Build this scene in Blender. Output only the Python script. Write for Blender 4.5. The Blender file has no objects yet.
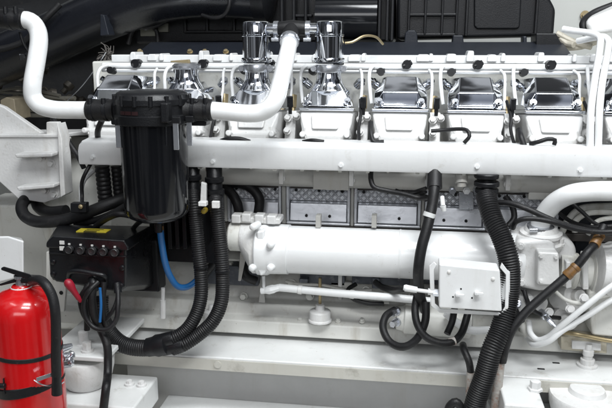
import bpy, bmesh, math, random
from mathutils import Vector as V, Matrix
random.seed(7)
S = bpy.context.scene
C = S.collection

# ---------------------------------------------------------------- camera
F = 700.0                      # focal length in pixels of the 612 px wide photograph
YAW, PITCH = math.radians(8.2), math.radians(12.8)
CAM = V((0, -1.75, 0))
fw = V((-math.sin(YAW)*math.cos(PITCH), math.cos(YAW)*math.cos(PITCH), -math.sin(PITCH)))
rt = V((math.cos(YAW), math.sin(YAW), 0))
up = rt.cross(fw)
cd = bpy.data.cameras.new('camera')
cam = bpy.data.objects.new('camera', cd); C.objects.link(cam)
cd.sensor_width = 36; cd.lens = 36*F/612; cd.clip_start = 0.05; cd.clip_end = 100
m = Matrix((rt, up, -fw)).transposed().to_4x4(); m.translation = CAM
cam.matrix_world = m
S.camera = cam

# ---------------------------------------------------------------- light
w = bpy.data.worlds.new('World'); S.world = w; w.use_nodes = True
nt = w.node_tree; bg = nt.nodes['Background']
tc = nt.nodes.new('ShaderNodeTexCoord'); sx = nt.nodes.new('ShaderNodeSeparateXYZ'); cr = nt.nodes.new('ShaderNodeValToRGB')
mr = nt.nodes.new('ShaderNodeMapRange'); mr.inputs[1].default_value = -1; mr.inputs[2].default_value = 1
nt.links.new(tc.outputs['Generated'], sx.inputs[0]); nt.links.new(sx.outputs[2], mr.inputs[0])
nt.links.new(mr.outputs[0], cr.inputs[0]); nt.links.new(cr.outputs[0], bg.inputs[0])
e = cr.color_ramp.elements
e[0].position = 0.0; e[0].color = (.20, .20, .19, 1)
e[1].position = 1.0; e[1].color = (1.5, 1.55, 1.6, 1)
for p, c in ((.40, (.18, .185, .19, 1)), (.56, (.18, .19, .21, 1)), (.67, (.46, .49, .55, 1)), (.77, (.20, .22, .27, 1))):
    k = e.new(p); k.color = c
bg.inputs[1].default_value = 0.24
# added bright and dark zones for chrome reflections, made brighter behind the viewer
mp = nt.nodes.new('ShaderNodeMapping'); mp.inputs['Scale'].default_value = (2.6, 2.6, .7); mp.inputs['Location'].default_value = (.35, .2, .1)
nz = nt.nodes.new('ShaderNodeTexNoise'); nz.inputs['Scale'].default_value = 1.5; nz.inputs['Detail'].default_value = 2.5
nt.links.new(tc.outputs['Generated'], mp.inputs[0]); nt.links.new(mp.outputs[0], nz.inputs['Vector'])
zr = nt.nodes.new('ShaderNodeMapRange'); zr.interpolation_type = 'SMOOTHSTEP'
for i_, v_ in ((1, .46), (2, .58), (3, .22), (4, 2.0)): zr.inputs[i_].default_value = v_
nt.links.new(nz.outputs['Fac'], zr.inputs[0])
fr_ = nt.nodes.new('ShaderNodeMapRange')
for i_, v_ in ((1, .2), (2, -.7), (3, .6), (4, 1.7)): fr_.inputs[i_].default_value = v_
nt.links.new(sx.outputs[1], fr_.inputs[0])
ml = nt.nodes.new('ShaderNodeMath'); ml.operation = 'MULTIPLY'; nt.links.new(zr.outputs[0], ml.inputs[0]); nt.links.new(fr_.outputs[0], ml.inputs[1])
vm = nt.nodes.new('ShaderNodeVectorMath'); vm.operation = 'SCALE'; nt.links.new(cr.outputs[0], vm.inputs[0]); nt.links.new(ml.outputs[0], vm.inputs['Scale'])
nt.links.new(vm.outputs[0], bg.inputs[0])

def area(name, loc, target, sx_, sy_, power, col=(1, 1, 1)):
    l = bpy.data.lights.new(name, 'AREA'); l.shape = 'RECTANGLE'; l.size = sx_; l.size_y = sy_; l.energy = power; l.color = col
    o = bpy.data.objects.new(name, l); C.objects.link(o); o.location = loc
    o.rotation_euler = (V(target)-V(loc)).to_track_quat('-Z', 'Y').to_euler()
area('ceiling_lamp', (.55, -.85, 1.75), (.2, .1, -.1), 1.9, .5, 54, (.95, .98, 1))
area('ceiling_lamp', (.7, -2.1, 2.1), (.3, 0, -.25), 1.6, .4, 56, (.97, .99, 1))
area('ceiling_lamp', (-1.5, -1.3, 1.7), (-.6, 0, -.5), .9, .25, 5, (.95, .98, 1))
area('front_fill', (.1, -3.3, .75), (.1, 0, -.4), 2.2, .7, 19, (.97, .98, 1))  # added frontal fill to brighten the panels, no actual lamp
S.view_settings.view_transform = 'Standard'; S.view_settings.look = 'None'
S.view_settings.exposure = 0.19; S.view_settings.gamma = 1
S.cycles.max_bounces = 8; S.cycles.diffuse_bounces = 2

# ---------------------------------------------------------------- helpers
def ray(px, py): return fw*F + rt*(px-306) - up*(py-204)
def at(px, py, Y):
    d = ray(px, py); return CAM + d*((Y-CAM.y)/d.y)
def atz(px, py, z):
    d = ray(px, py); return CAM + d*((z-CAM.z)/d.z)
def sc(px, py, Y):             # metres per pixel at that place
    return (at(px, py, Y)-CAM).dot(fw)/F
def pts(lst):                  # (px,py,Y) -> points
    return [at(*p) for p in lst]
def crom(P, step=.006):
    P = [V(p) for p in P]
    if len(P) == 2: return [P[0].lerp(P[1], i/4) for i in range(5)]
    Q = [P[0]*2-P[1]] + P + [P[-1]*2-P[-2]]
    out = []
    for i in range(1, len(Q)-2):
        a, b, c, d = Q[i-1:i+3]
        n = max(2, int((c-b).length/step))
        # centripetal style tangents keep elbows tight
        l0, l1, l2 = max(1e-6, (b-a).length**.5), max(1e-6, (c-b).length**.5), max(1e-6, (d-c).length**.5)
        t1 = ((b-a)/l0 - (c-a)/(l0+l1) + (c-b)/l1)*l1
        t2 = ((c-b)/l1 - (d-b)/(l1+l2) + (d-c)/l2)*l1
        for j in range(n):
            t = j/n
            out.append(b*(2*t**3-3*t*t+1) + t1*(t**3-2*t*t+t) + c*(-2*t**3+3*t*t) + t2*(t**3-t*t))
    out.append(P[-1]); return out
def resample(P, step):
    L = [0]
    for a, b in zip(P, P[1:]): L.append(L[-1]+(b-a).length)
    n = max(2, int(L[-1]/step)); out = []; j = 0
    for i in range(n+1):
        s = L[-1]*i/n
        while j < len(L)-2 and L[j+1] < s: j += 1
        t = (s-L[j])/max(1e-9, L[j+1]-L[j]); out.append(P[j].lerp(P[j+1], t))
    return out
def sweep(bm, P, R, seg=16, cap=True, flat=1.0):
    P = list(P); n = len(P); rings = []
    if not hasattr(R, '__len__'): R = [R]*n
    t0 = (P[1]-P[0]).normalized()
    u = t0.orthogonal().normalized() if abs(t0.z) > .9 else t0.cross(V((0, 0, 1))).normalized()
    for i in range(n):
        t = (P[min(i+1, n-1)]-P[max(i-1, 0)]).normalized()
        u = (u - t*u.dot(t)).normalized(); v = t.cross(u)
        rings.append([bm.verts.new(P[i] + (u*math.cos(k*2*math.pi/seg)*flat + v*math.sin(k*2*math.pi/seg))*R[i]) for k in range(seg)])
    for a, b in zip(rings, rings[1:]):
        for k in range(seg): bm.faces.new((a[k], a[(k+1) % seg], b[(k+1) % seg], b[k]))
    if cap:
        bm.faces.new(rings[0][::-1]); bm.faces.new(rings[-1])
def tube(bm, P, r, seg=16, step=.006): sweep(bm, crom(P, step), r, seg)
def corrugated(bm, P, r, seg=18, pitch=.0058, amp=.06):
    Q = resample(crom(P, .004), pitch/4)
    R = [r*(1+amp*(1, .55, -1, .55)[i % 4]) for i in range(len(Q))]
    sweep(bm, Q, R, seg)
def cyl(bm, a, b, r, r2=None, seg=24): sweep(bm, [V(a), V(b)], [r, r if r2 is None else r2], seg)
def lathe(bm, base, axis, prof, seg=32):      # prof: (distance along axis, radius)
    a = V(axis).normalized(); sweep_r = [max(p[1], 1e-4) for p in prof]
    base = V(base); u = a.orthogonal().normalized(); v = a.cross(u); rings = []
    for (d, _), r in zip(prof, sweep_r):
        rings.append([bm.verts.new(base + a*d + (u*math.cos(k*2*math.pi/seg)+v*math.sin(k*2*math.pi/seg))*r) for k in range(seg)])
    for p, q in zip(rings, rings[1:]):
        for k in range(seg): bm.faces.new((p[k], p[(k+1) % seg], q[(k+1) % seg], q[k]))
    bm.faces.new(rings[0][::-1]); bm.faces.new(rings[-1])
def box(bm, a, b):
    x0, y0, z0 = map(min, zip(a, b)); x1, y1, z1 = map(max, zip(a, b))
    v = [bm.verts.new(p) for p in ((x0, y0, z0), (x1, y0, z0), (x1, y1, z0), (x0, y1, z0), (x0, y0, z1), (x1, y0, z1), (x1, y1, z1), (x0, y1, z1))]
    for f in ((0, 3, 2, 1), (4, 5, 6, 7), (0, 1, 5, 4), (1, 2, 6, 5), (2, 3, 7, 6), (3, 0, 4, 7)): bm.faces.new([v[i] for i in f])
def pbox(bm, px0, py0, px1, py1, Y, d):        # a box whose front face fills these pixels at depth Y, d deep
    xm, ym = (px0+px1)/2, (py0+py1)/2
    box(bm, (at(px0, ym, Y).x, Y, at(xm, py0, Y).z), (at(px1, ym, Y).x, Y+d, at(xm, py1, Y).z))
def prism(bm, poly, Y, d):                     # polygon in the plane Y, extruded d away from the viewer
    f = [bm.verts.new(at(x, y, Y)) for x, y in poly]; b = [bm.verts.new(v.co+V((0, d, 0))) for v in f]
    n = len(f); bm.faces.new(f); bm.faces.new(b[::-1])
    for i in range(n): bm.faces.new((f[i], b[i], b[(i+1) % n], f[(i+1) % n]))
def hull(bm, P):
    t = bmesh.new(); [t.verts.new(p) for p in P]
    r = bmesh.ops.convex_hull(t, input=t.verts)
    bmesh.ops.delete(t, geom=list({g for g in r['geom_interior']+r['geom_unused'] if isinstance(g, bmesh.types.BMVert)}), context='VERTS')
    bmesh.ops.dissolve_limit(t, angle_limit=.02, verts=t.verts, edges=t.edges)
    mp = {v: bm.verts.new(v.co) for v in t.verts}
    for f in t.faces: bm.faces.new([mp[v] for v in f.verts])
    t.free()
def hexnut(bm, p, axis, r, h):
    cyl(bm, p, V(p)+V(axis).normalized()*h, r, seg=6)
def bolt(bm, p, r, axis=(0, -1, .0), h=None):
    a = V(axis).normalized(); h = h or r*.9; p = V(p)
    cyl(bm, p-a*.002, p+a*h*.25, r*1.35, seg=14); hexnut(bm, p+a*h*.2, a, r, h)
def wloc(o):
    l = V((0, 0, 0))
    while o: l += o.location; o = o.parent
    return l
def props(o, label=None, cat=None, group=None, kind=None):
    for k, v in (('label', label), ('category', cat), ('group', group), ('kind', kind)):
        if v: o[k] = v
    return o
def mk(name, bm, mat, parent=None, label=None, cat=None, group=None, kind=None, bevel=0, ang=38, seg=2):
    bmesh.ops.recalc_face_normals(bm, faces=bm.faces)
    if parent: off = wloc(parent)
    else:
        xs, ys, zs = zip(*[v.co for v in bm.verts]); off = V(((min(xs)+max(xs))/2, (min(ys)+max(ys))/2, min(zs)))
    bmesh.ops.translate(bm, verts=bm.verts, vec=-off)
    me = bpy.data.meshes.new(name); bm.to_mesh(me); bm.free()
    for p in me.polygons: p.use_smooth = True
    me.set_sharp_from_angle(angle=math.radians(ang))
    me.materials.append(mat)
    o = bpy.data.objects.new(name, me); C.objects.link(o)
    if parent: o.parent = parent
    else: o.location = off
    if bevel:
        b = o.modifiers.new('bevel', 'BEVEL'); b.width = bevel; b.segments = seg; b.limit_method = 'ANGLE'; b.angle_limit = math.radians(30); b.harden_normals = True
    return props(o, label, cat, group, kind)
def mks(name, bm, mat, parent=None, **k):        # every loose piece of bm becomes a part of its own
    bm.verts.index_update(); seen = set(); out = []
    for v in list(bm.verts):
        if v in seen: continue
        isl = [v]; seen.add(v); st = [v]
        while st:
            for e_ in st.pop().link_edges:
                for q in e_.verts:
                    if q not in seen: seen.add(q); st.append(q); isl.append(q)
        b = bmesh.new(); mp = {q: b.verts.new(q.co) for q in isl}
        for f in {f for q in isl for f in q.link_faces}: b.faces.new([mp[q] for q in f.verts])
        out.append(mk(name, b, mat, parent, **k))
    bm.free(); return out
def thing(name, loc, label, cat, group=None):
    o = bpy.data.objects.new(name, None); C.objects.link(o); o.location = loc; o.empty_display_size = .05
    return props(o, label, cat, group)
def N(): return bmesh.new()
def copy_tree(o, parent, dx):
    c = o.copy(); C.objects.link(c); c.parent = parent; c.location = o.location + V((dx, 0, 0))
    for ch in o.children:
        d = ch.copy(); C.objects.link(d); d.parent = c
    return c

# ---------------------------------------------------------------- materials
def mat(name, col, rough=.4, metal=0., coat=0., var=.06, grime=None, gscale=6., gamt=.0, bump=.0, bscale=200., rvar=.08, spec=.5, streak=0., speck=0.):
    m = bpy.data.materials.new(name); m.use_nodes = True; t = m.node_tree; b = t.nodes['Principled BSDF']; L = t.links.new
    b.inputs['Metallic'].default_value = metal; b.inputs['Coat Weight'].default_value = coat; b.inputs['Coat Roughness'].default_value = .08
    b.inputs['Specular IOR Level'].default_value = spec
    co = t.nodes.new('ShaderNodeTexCoord')
    n = t.nodes.new('ShaderNodeTexNoise'); n.inputs['Scale'].default_value = gscale; n.inputs['Detail'].default_value = 9; n.inputs['Roughness'].default_value = .65
    L(co.outputs['Object'], n.inputs['Vector'])
    r = t.nodes.new('ShaderNodeValToRGB'); r.color_ramp.elements[0].position = .3; r.color_ramp.elements[1].position = .7
    c0 = tuple(max(0, c*(1-var)) for c in col); c1 = tuple(min(1, c*(1+var*.5)) for c in col)
    r.color_ramp.elements[0].color = (*c0, 1); r.color_ramp.elements[1].color = (*c1, 1)
    L(n.outputs['Fac'], r.inputs['Fac']); out = r.outputs['Color']
    if grime:
        g = t.nodes.new('ShaderNodeTexNoise'); g.inputs['Scale'].default_value = gscale*3.1; g.inputs['Detail'].default_value = 12; g.inputs['Roughness'].default_value = .75
        L(co.outputs['Object'], g.inputs['Vector'])
        k = t.nodes.new('ShaderNodeMapRange'); k.inputs[1].default_value = .62-gamt*.2; k.inputs[2].default_value = .74-gamt*.1; L(g.outputs['Fac'], k.inputs[0])
        k2 = t.nodes.new('ShaderNodeMath'); k2.operation = 'MULTIPLY'; k2.inputs[1].default_value = .35+gamt*.6; L(k.outputs[0], k2.inputs[0])
        x = t.nodes.new('ShaderNodeMix'); x.data_type = 'RGBA'; L(k2.outputs[0], x.inputs['Factor']); L(out, x.inputs['A']); x.inputs['B'].default_value = (*grime, 1)
        out = x.outputs['Result']
    for amt, scl, lo, hi, colr in ((streak, (26, 26, 2.2), .55, .78, (.30, .25, .17)), (speck, (95, 95, 95), .70, .74, (.20, .17, .13))):
        if not amt: continue
        mpg = t.nodes.new('ShaderNodeMapping'); mpg.inputs['Scale'].default_value = scl; L(co.outputs['Object'], mpg.inputs[0])
        ns = t.nodes.new('ShaderNodeTexNoise'); ns.inputs['Scale'].default_value = 1; ns.inputs['Detail'].default_value = 5; ns.inputs['Roughness'].default_value = .6; L(mpg.outputs[0], ns.inputs['Vector'])
        ks = t.nodes.new('ShaderNodeMapRange'); ks.inputs[1].default_value = lo; ks.inputs[2].default_value = hi; ks.inputs[4].default_value = amt; L(ns.outputs['Fac'], ks.inputs[0])
        xs_ = t.nodes.new('ShaderNodeMix'); xs_.data_type = 'RGBA'; L(ks.outputs[0], xs_.inputs['Factor']); L(out, xs_.inputs['A']); xs_.inputs['B'].default_value = (*colr, 1); out = xs_.outputs['Result']
    L(out, b.inputs['Base Color'])
    rr = t.nodes.new('ShaderNodeMapRange'); rr.inputs[3].default_value = max(.02, rough-rvar); rr.inputs[4].default_value = rough+rvar; L(n.outputs['Fac'], rr.inputs[0]); L(rr.outputs[0], b.inputs['Roughness'])
    if bump:
        n2 = t.nodes.new('ShaderNodeTexNoise'); n2.inputs['Scale'].default_value = bscale; n2.inputs['Detail'].default_value = 4; L(co.outputs['Object'], n2.inputs['Vector'])
        bp = t.nodes.new('ShaderNodeBump'); bp.inputs['Strength'].default_value = bump; bp.inputs['Distance'].default_value = .002; L(n2.outputs['Fac'], bp.inputs['Height']); L(bp.outputs[0], b.inputs['Normal'])
    return m
DIRT = (.33, .29, .22)
WHITE = mat('white_gloss_paint', (.77, .78, .78), .30, coat=.25, var=.05, grime=(.5, .48, .43), gscale=6, gamt=.2, bump=.16, bscale=60, streak=.12, speck=.5)
CAST = mat('white_cast_paint', (.72, .72, .71), .38, coat=.15, var=.06, grime=DIRT, gscale=8, gamt=.26, bump=.4, bscale=140, streak=.3, speck=.7)
CREAM = mat('cream_paint', (.70, .70, .66), .42, var=.07, grime=DIRT, gscale=7, gamt=.3, bump=.2, bscale=90, streak=.5, speck=.7)
GREY = mat('warm_grey_paint', (.45, .445, .42), .45, var=.1, grime=(.16, .14, .11), gscale=9, gamt=.2, bump=.2, streak=.4, speck=.6)
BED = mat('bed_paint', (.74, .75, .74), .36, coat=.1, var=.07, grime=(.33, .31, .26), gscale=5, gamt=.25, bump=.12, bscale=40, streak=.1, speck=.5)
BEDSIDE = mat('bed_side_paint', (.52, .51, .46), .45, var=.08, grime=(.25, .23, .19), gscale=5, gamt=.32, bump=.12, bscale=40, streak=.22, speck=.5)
CHROME = mat('chrome', (.80, .82, .86), .07, metal=1, var=.05, rvar=.04, bump=.10, bscale=14, grime=(.5, .5, .5), gscale=12, gamt=.1)
PANEL = mat('panel_steel', (.84, .86, .90), .30, metal=.55, var=.12, rvar=.12, bump=.15, bscale=60, grime=(.25, .25, .26), gscale=10, gamt=.25)
DARKSTEEL = mat('shaded_dark_steel', (.11, .12, .14), .4, metal=.5, var=.4, grime=(.3, .31, .33), gscale=14, gamt=.4, bump=.3)  # dark metal with crevice shade mixed into the colour
BROWN_SHADE = mat('brown_ledge_and_shade', (.075, .066, .06), .5, var=.4)  # brown of the panel ledge; elsewhere it stands for shade
STEEL = mat('brushed_steel', (.60, .62, .66), .26, metal=.9, var=.15, rvar=.1, bump=.1)
BLACK = mat('black_plastic', (.009, .0095, .011), .36, spec=.35, var=.3, bump=.25, bscale=300)
GLOSSB = mat('black_gloss', (.006, .0065, .008), .12, coat=.25, spec=.4, var=.3, rvar=.05, bump=.05, bscale=30)
BOXB = mat('moulded_black', (.007, .0075, .009), .30, coat=.1, var=.35, rvar=.12, bump=.2, bscale=160, grime=(.03, .03, .03), gscale=10, gamt=.15)
SLATE = mat('slate_paint_and_shade', (.016, .019, .026), .42, spec=.35, var=.3, grime=(.06, .06, .06), gscale=6, gamt=.1, bump=.2)  # slate paint; also stands for shade in the right-hand recess
RUBBER = mat('black_rubber', (.011, .011, .012), .46, spec=.35, var=.35, bump=.3, bscale=400, grime=(.05, .047, .042), gscale=14, gamt=.3)
RED = mat('red_enamel', (.54, .006, .008), .22, coat=.5, var=.1, rvar=.08, grime=(.5, .05, .045), gscale=9, gamt=.1, bump=.08, bscale=50)
REDP = mat('red_rubber', (.33, .012, .03), .45, var=.3)
BLUE = mat('blue_hose', (.012, .12, .34), .35, var=.1)
YELLOW = mat('yellow_sticker', (.50, .41, .03), .5, var=.25)
OCHRE = mat('ochre_plastic', (.28, .20, .02), .5, var=.3)
ORANGE = mat('orange_fitting', (.19, .095, .028), .45, var=.5, grime=(.05, .035, .02), gscale=30, gamt=.5)
BRASS = mat('dull_brass', (.42, .34, .20), .4, metal=.7, var=.3)
RUST = mat('rusty_painted_steel', (.42, .40, .37), .7, var=.3, grime=(.26, .085, .03), gscale=22, gamt=.7, bump=.6, bscale=120)
WALL = mat('bulkhead_paint', (.46, .47, .45), .5, var=.05, grime=(.3, .28, .2), gscale=3, gamt=.05)
DARKWALL = mat('dark_lagging', (.014, .0145, .016), .6, var=.5, grime=(.06, .055, .045), gscale=5, gamt=.1, bump=.6, bscale=30)

def tread_material():
    m = mat('tread_plate', (.88, .90, .94), .30, metal=.5, var=.12, rvar=.14, grime=(.22, .22, .23), gscale=9, gamt=.3)
    t = m.node_tree; L = t.links.new; b = t.nodes['Principled BSDF']
    co = t.nodes.new('ShaderNodeTexCoord'); hs = []
    for a in (45, -45):
        mp = t.nodes.new('ShaderNodeMapping'); mp.inputs['Rotation'].default_value = (0, math.radians(a), 0); mp.inputs['Scale'].default_value = (60, 60, 60)
        wv = t.nodes.new('ShaderNodeTexWave'); wv.wave_type = 'BANDS'; wv.bands_direction = 'X'; wv.inputs['Scale'].default_value = .36; wv.inputs['Distortion'].default_value = 1.6; wv.inputs['Detail Scale'].default_value = .4
        L(co.outputs['Object'], mp.inputs[0]); L(mp.outputs[0], wv.inputs[0]); hs.append(wv.outputs['Fac'])
    mx = t.nodes.new('ShaderNodeMath'); mx.operation = 'MAXIMUM'; L(hs[0], mx.inputs[0]); L(hs[1], mx.inputs[1])
    pw = t.nodes.new('ShaderNodeMath'); pw.operation = 'POWER'; pw.inputs[1].default_value = 5; L(mx.outputs[0], pw.inputs[0])
    bp = t.nodes.new('ShaderNodeBump'); bp.inputs['Strength'].default_value = .9; bp.inputs['Distance'].default_value = .004
    L(pw.outputs[0], bp.inputs['Height']); L(bp.outputs[0], b.inputs['Normal'])
    return m
TREAD = tread_material()

# ================================================================ SETTING
bm = N(); box(bm, (-3.2, 1.9, -1.6), (3.2, 2.0, 1.6))
mk('bulkhead', bm, WALL, kind='structure', label='pale painted bulkhead behind the engine')
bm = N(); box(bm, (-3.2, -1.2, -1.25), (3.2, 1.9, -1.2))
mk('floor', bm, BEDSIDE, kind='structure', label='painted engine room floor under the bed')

# ---- engine bed (long girder carrying the engine)
YF = -.05
zt = at(306, 363, YF).z; yb = atz(306, 333, zt).y; zf = at(306, 377, YF).z
XL = at(112, 340, YF).x; XR = 1.3
bed = thing('engine_bed', (0, 0, -1.2), 'long white steel engine bed girder running under the whole engine', 'girder')
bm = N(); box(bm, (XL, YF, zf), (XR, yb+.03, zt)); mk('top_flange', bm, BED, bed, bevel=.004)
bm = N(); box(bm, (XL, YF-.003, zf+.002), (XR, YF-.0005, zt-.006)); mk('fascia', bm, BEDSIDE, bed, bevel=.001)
YW = YF+.09; zl = at(306, 404.5, YW).z
bm = N(); box(bm, (XL, YW, -1.2), (XR, YW+.03, zf)); mk('web', bm, mat('web_shade_grey', (.46, .46, .45), .5, var=.12, grime=(.3, .29, .27), gscale=5, gamt=.15, streak=.2), bed)  # web grey holds the shade below the top flange
bm = N(); box(bm, (at(150, 400, -.1).x, YF-.35, zl-.02), (XR, YW, zl)); mk('bottom_flange', bm, BED, bed, bevel=.004)
bm = N(); p = at(218, 364, YF); cyl(bm, p+V((0, -.006, 0)), p+V((0, .01, 0)), .010); mk('plug', bm, BEDSIDE, bed)

# ================================================================ ENGINE
ENG = thing('marine_engine', (0, .3, zt), 'large white marine diesel engine with a row of chrome rocker covers', 'engine')
# cylinder bank slab behind the heads
bm = N()
xl, xr = at(92, 90, .36).x, 1.2
box(bm, (xl, .37, at(300, 140, .36).z), (xr, .8, at(300, 62, .36).z))
mk('cylinder_bank', bm, CREAM, ENG, bevel=.006)
# crankcase
bm = N(); box(bm, (at(75, 200, .25).x, .255, at(300, 262, .25).z), (xr, .8, at(300, 140, .25).z-.004)); mk('crankcase', bm, GREY, ENG)
# lower crankcase & sump: stepped
bm = N()
prof = [(.255, 262), (.19, 284), (.17, 300), (.13, 306), (.12, 318), (.085, 324), (.08, 338)]
P = [(y, at(306, py, y).z) for y, py in prof] + [(.8, at(306, 338, .08).z), (.8, at(306, 262, .255).z)]
for a in (at(64, 300, .15).x, xr):
    pass
x0s = at(64, 300, .15).x
A = [bm.verts.new((x0s, y, z)) for y, z in P]; B = [bm.verts.new((xr, y, z)) for y, z in P]
bm.faces.new(A); bm.faces.new(B[::-1])
for i in range(len(P)): bm.faces.new((A[i], A[(i+1) % len(P)], B[(i+1) % len(P)], B[i]))
mk('sump', bm, CREAM, ENG, bevel=.005)
bm = N()
for px in (340, 480): pbox(bm, px-2, 268, px+2, 300, .16, .04)
for px, w_ in ((320, .030), (212, .022), (430, .024)):
    q = at(px, 321, .085); lathe(bm, q, (0, 0, 1), [(0, w_*1.1), (.006, w_*1.1), (.008, w_), (.030, w_), (.033, w_*.8), (.034, w_*.45), (.05, w_*.4)], 24)
mks('sump_boss', bm, CAST, ENG, bevel=.002)

# ---- cylinder heads
XC = [at(px, 108, .135).x for px in (112, 183, 254, 327, 400, 476, 554, 634)]     # index 4 is the reference head
def hp(dx, py, Y):
    s = sc(400, 100, .15); p = at(400, py, Y); return V((XC[4]+dx*s, p.y, p.z))
def head_block():
    bm = N()
    hull(bm, [hp(s*27, 112.5, .125) for s in (-1, 1)] + [hp(s*28, 112.5, .36) for s in (-1, 1)] +
         [hp(s*26, 124, .112) for s in (-1, 1)] + [hp(s*19, 136, .085) for s in (-1, 1)] + [hp(s*19, 150, .083) for s in (-1, 1)] +
         [hp(s*26, 150, .36) for s in (-1, 1)])
    for s in (-1, 1):
        hull(bm, [hp(s*a, y, Y) for a, y, Y in ((19, 128, .094), (24, 126, .106), (25, 140, .10), (19, 141, .08), (24, 128, .2), (24, 142, .2))])
        cyl(bm, hp(s*22, 136, .072), hp(s*22, 136, .12), .008, seg=14)
    # raised rectangular pad
    prism_pts = [hp(a, y, Y) for a, y, Y in ((-15, 117, .112), (15, 117, .112), (13, 131, .088), (-13, 131, .088))]
    hull(bm, [p+V((0, -.004, .002)) for p in prism_pts]+[p+V((0, .03, 0)) for p in prism_pts])
    return mk('cylinder_head', bm, CAST, ENG, bevel=.0045, seg=3)
def rocker_cover(par, narrow=False):
    bm = N()
    q = .82 if narrow else 1
    hull(bm, [hp(s*a*q, y, Y) for s in (-1, 1) for a, y, Y in
              ((15, 76.5, .207), (17, 91, .150), (17, 106.5, .137), (26.5, 93, .185), (27, 108.5, .145), (21, 80, .26), (24, 79, .33), (28, 108.5, .35), (27, 95, .34))])
    bm.faces.ensure_lookup_table(); bm.normal_update()
    big = [f for f in bm.faces if f.normal.y < -.15 and f.normal.z > -.2 and f.calc_area() > .0022 and abs(f.normal.x) < .3]
    for f in big: bmesh.ops.inset_individual(bm, faces=[f], thickness=.009, depth=-.0012)
    # window rim on the front face and corner bosses
    hull(bm, [hp(a, y, Y) for a in (-17.5, 17.5) for y, Y in ((90.6, .1485), (92.8, .1435), (93, .18), (91, .18))])
    hull(bm, [hp(a, y, Y) for a in (-17.5, 17.5) for y, Y in ((104.8, .1355), (107, .131), (107, .17), (105, .17))])
    for s in (-1, 1):
        hull(bm, [hp(s*a, y, Y) for a, y, Y in ((17.5, 97, .148), (23, 98, .152), (25.5, 107, .136), (17.5, 107.3, .131), (17.5, 98, .2), (25, 99, .22), (26, 108, .2))])
    # flange
    hull(bm, [hp(s*a, y, Y) for s in (-1, 1) for a, y, Y in ((28, 108.8, .118), (28, 112, .116), (29, 108.8, .36), (29, 112, .36))])
    return mk('rocker_cover', bm, CHROME, par, bevel=.0055, seg=4)
def head_bits(par):
    bm = N()
    for s in (-1, 1):
        p = hp(s*20.5, 103, .130); ax = V((0, -.8, .6)); cyl(bm, p, p+ax*.012, .0085, seg=18); hexnut(bm, p+ax*.01, ax, .006, .007)
    for s in (-1, 1):
        p = hp(s*26, 86, .29); cyl(bm, p, p+V((s*.012, -.012, .012)), .013, seg=18); cyl(bm, p+V((s*.010, -.010, .010)), p+V((s*.018, -.018, .018)), .008, seg=6)
    mks('cover_screw', bm, CHROME, par)
    bm = N(); tube(bm, [hp(-30, 66, .31), hp(-33, 70, .27), hp(-33.5, 78, .25), hp(-32, 92, .24), hp(-30, 104, .23)], .0052, 10); mk('injection_pipe', bm, WHITE, par)
    bm = N(); tube(bm, [hp(29, 70, .30), hp(31.5, 75, .26), hp(32, 90, .25), hp(31, 108, .22)], .0042, 10); mk('return_pipe', bm, WHITE, par)
    bm = N()
    a = hp(-22, 71.5, .27); cyl(bm, a, a+V((0, .03, -.004)), .0105, seg=14); cyl(bm, a+V((-.012, .01, 0)), a+V((.012, .012, .002)), .006, seg=12)
    mk('pipe_cap', bm, BLACK, par)
    bm = N(); a = hp(36, 108, .16); cyl(bm, a, a+V((0, -.004, .028)), .0085, seg=14); cyl(bm, a+V((0, 0, -.02)), a, .005, seg=10)
    mk('sensor_plug', bm, BLACK, par)
    bm = N(); a = hp(34, 96, .25); cyl(bm, a, a+V((0, -.01, -.035)), .011, seg=6); cyl(bm, a+V((0, -.01, -.035)), a+V((0, -.015, -.05)), .007, seg=12)
    mk('fitting', bm, BRASS, par)
    bm = N()
    for dx, py, Y in ((33, 120, .17), (33.5, 133, .15), (-33, 118, .17)): bolt(bm, hp(dx, py, Y), .008, (0, -.9, .4), .012)
    mks('head_bolt', bm, CAST, par); bm = N()
    hull(bm, [hp(a, y, Y) for a in (30, 41) for y, Y in ((112, .19), (146, .15), (112, .3), (146, .3))])
    mk('stud_block', bm, CAST, par, bevel=.003)
heads = [None]*8
h4 = head_block(); rocker_cover(h4); head_bits(h4); heads[4] = h4
h2 = copy_tree(h4, ENG, 0)                       # a second kind of head: its cover carries a round neck
for ch in list(h2.children):
    if ch.name.startswith('rocker_cover'): bpy.data.objects.remove(ch)
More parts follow.
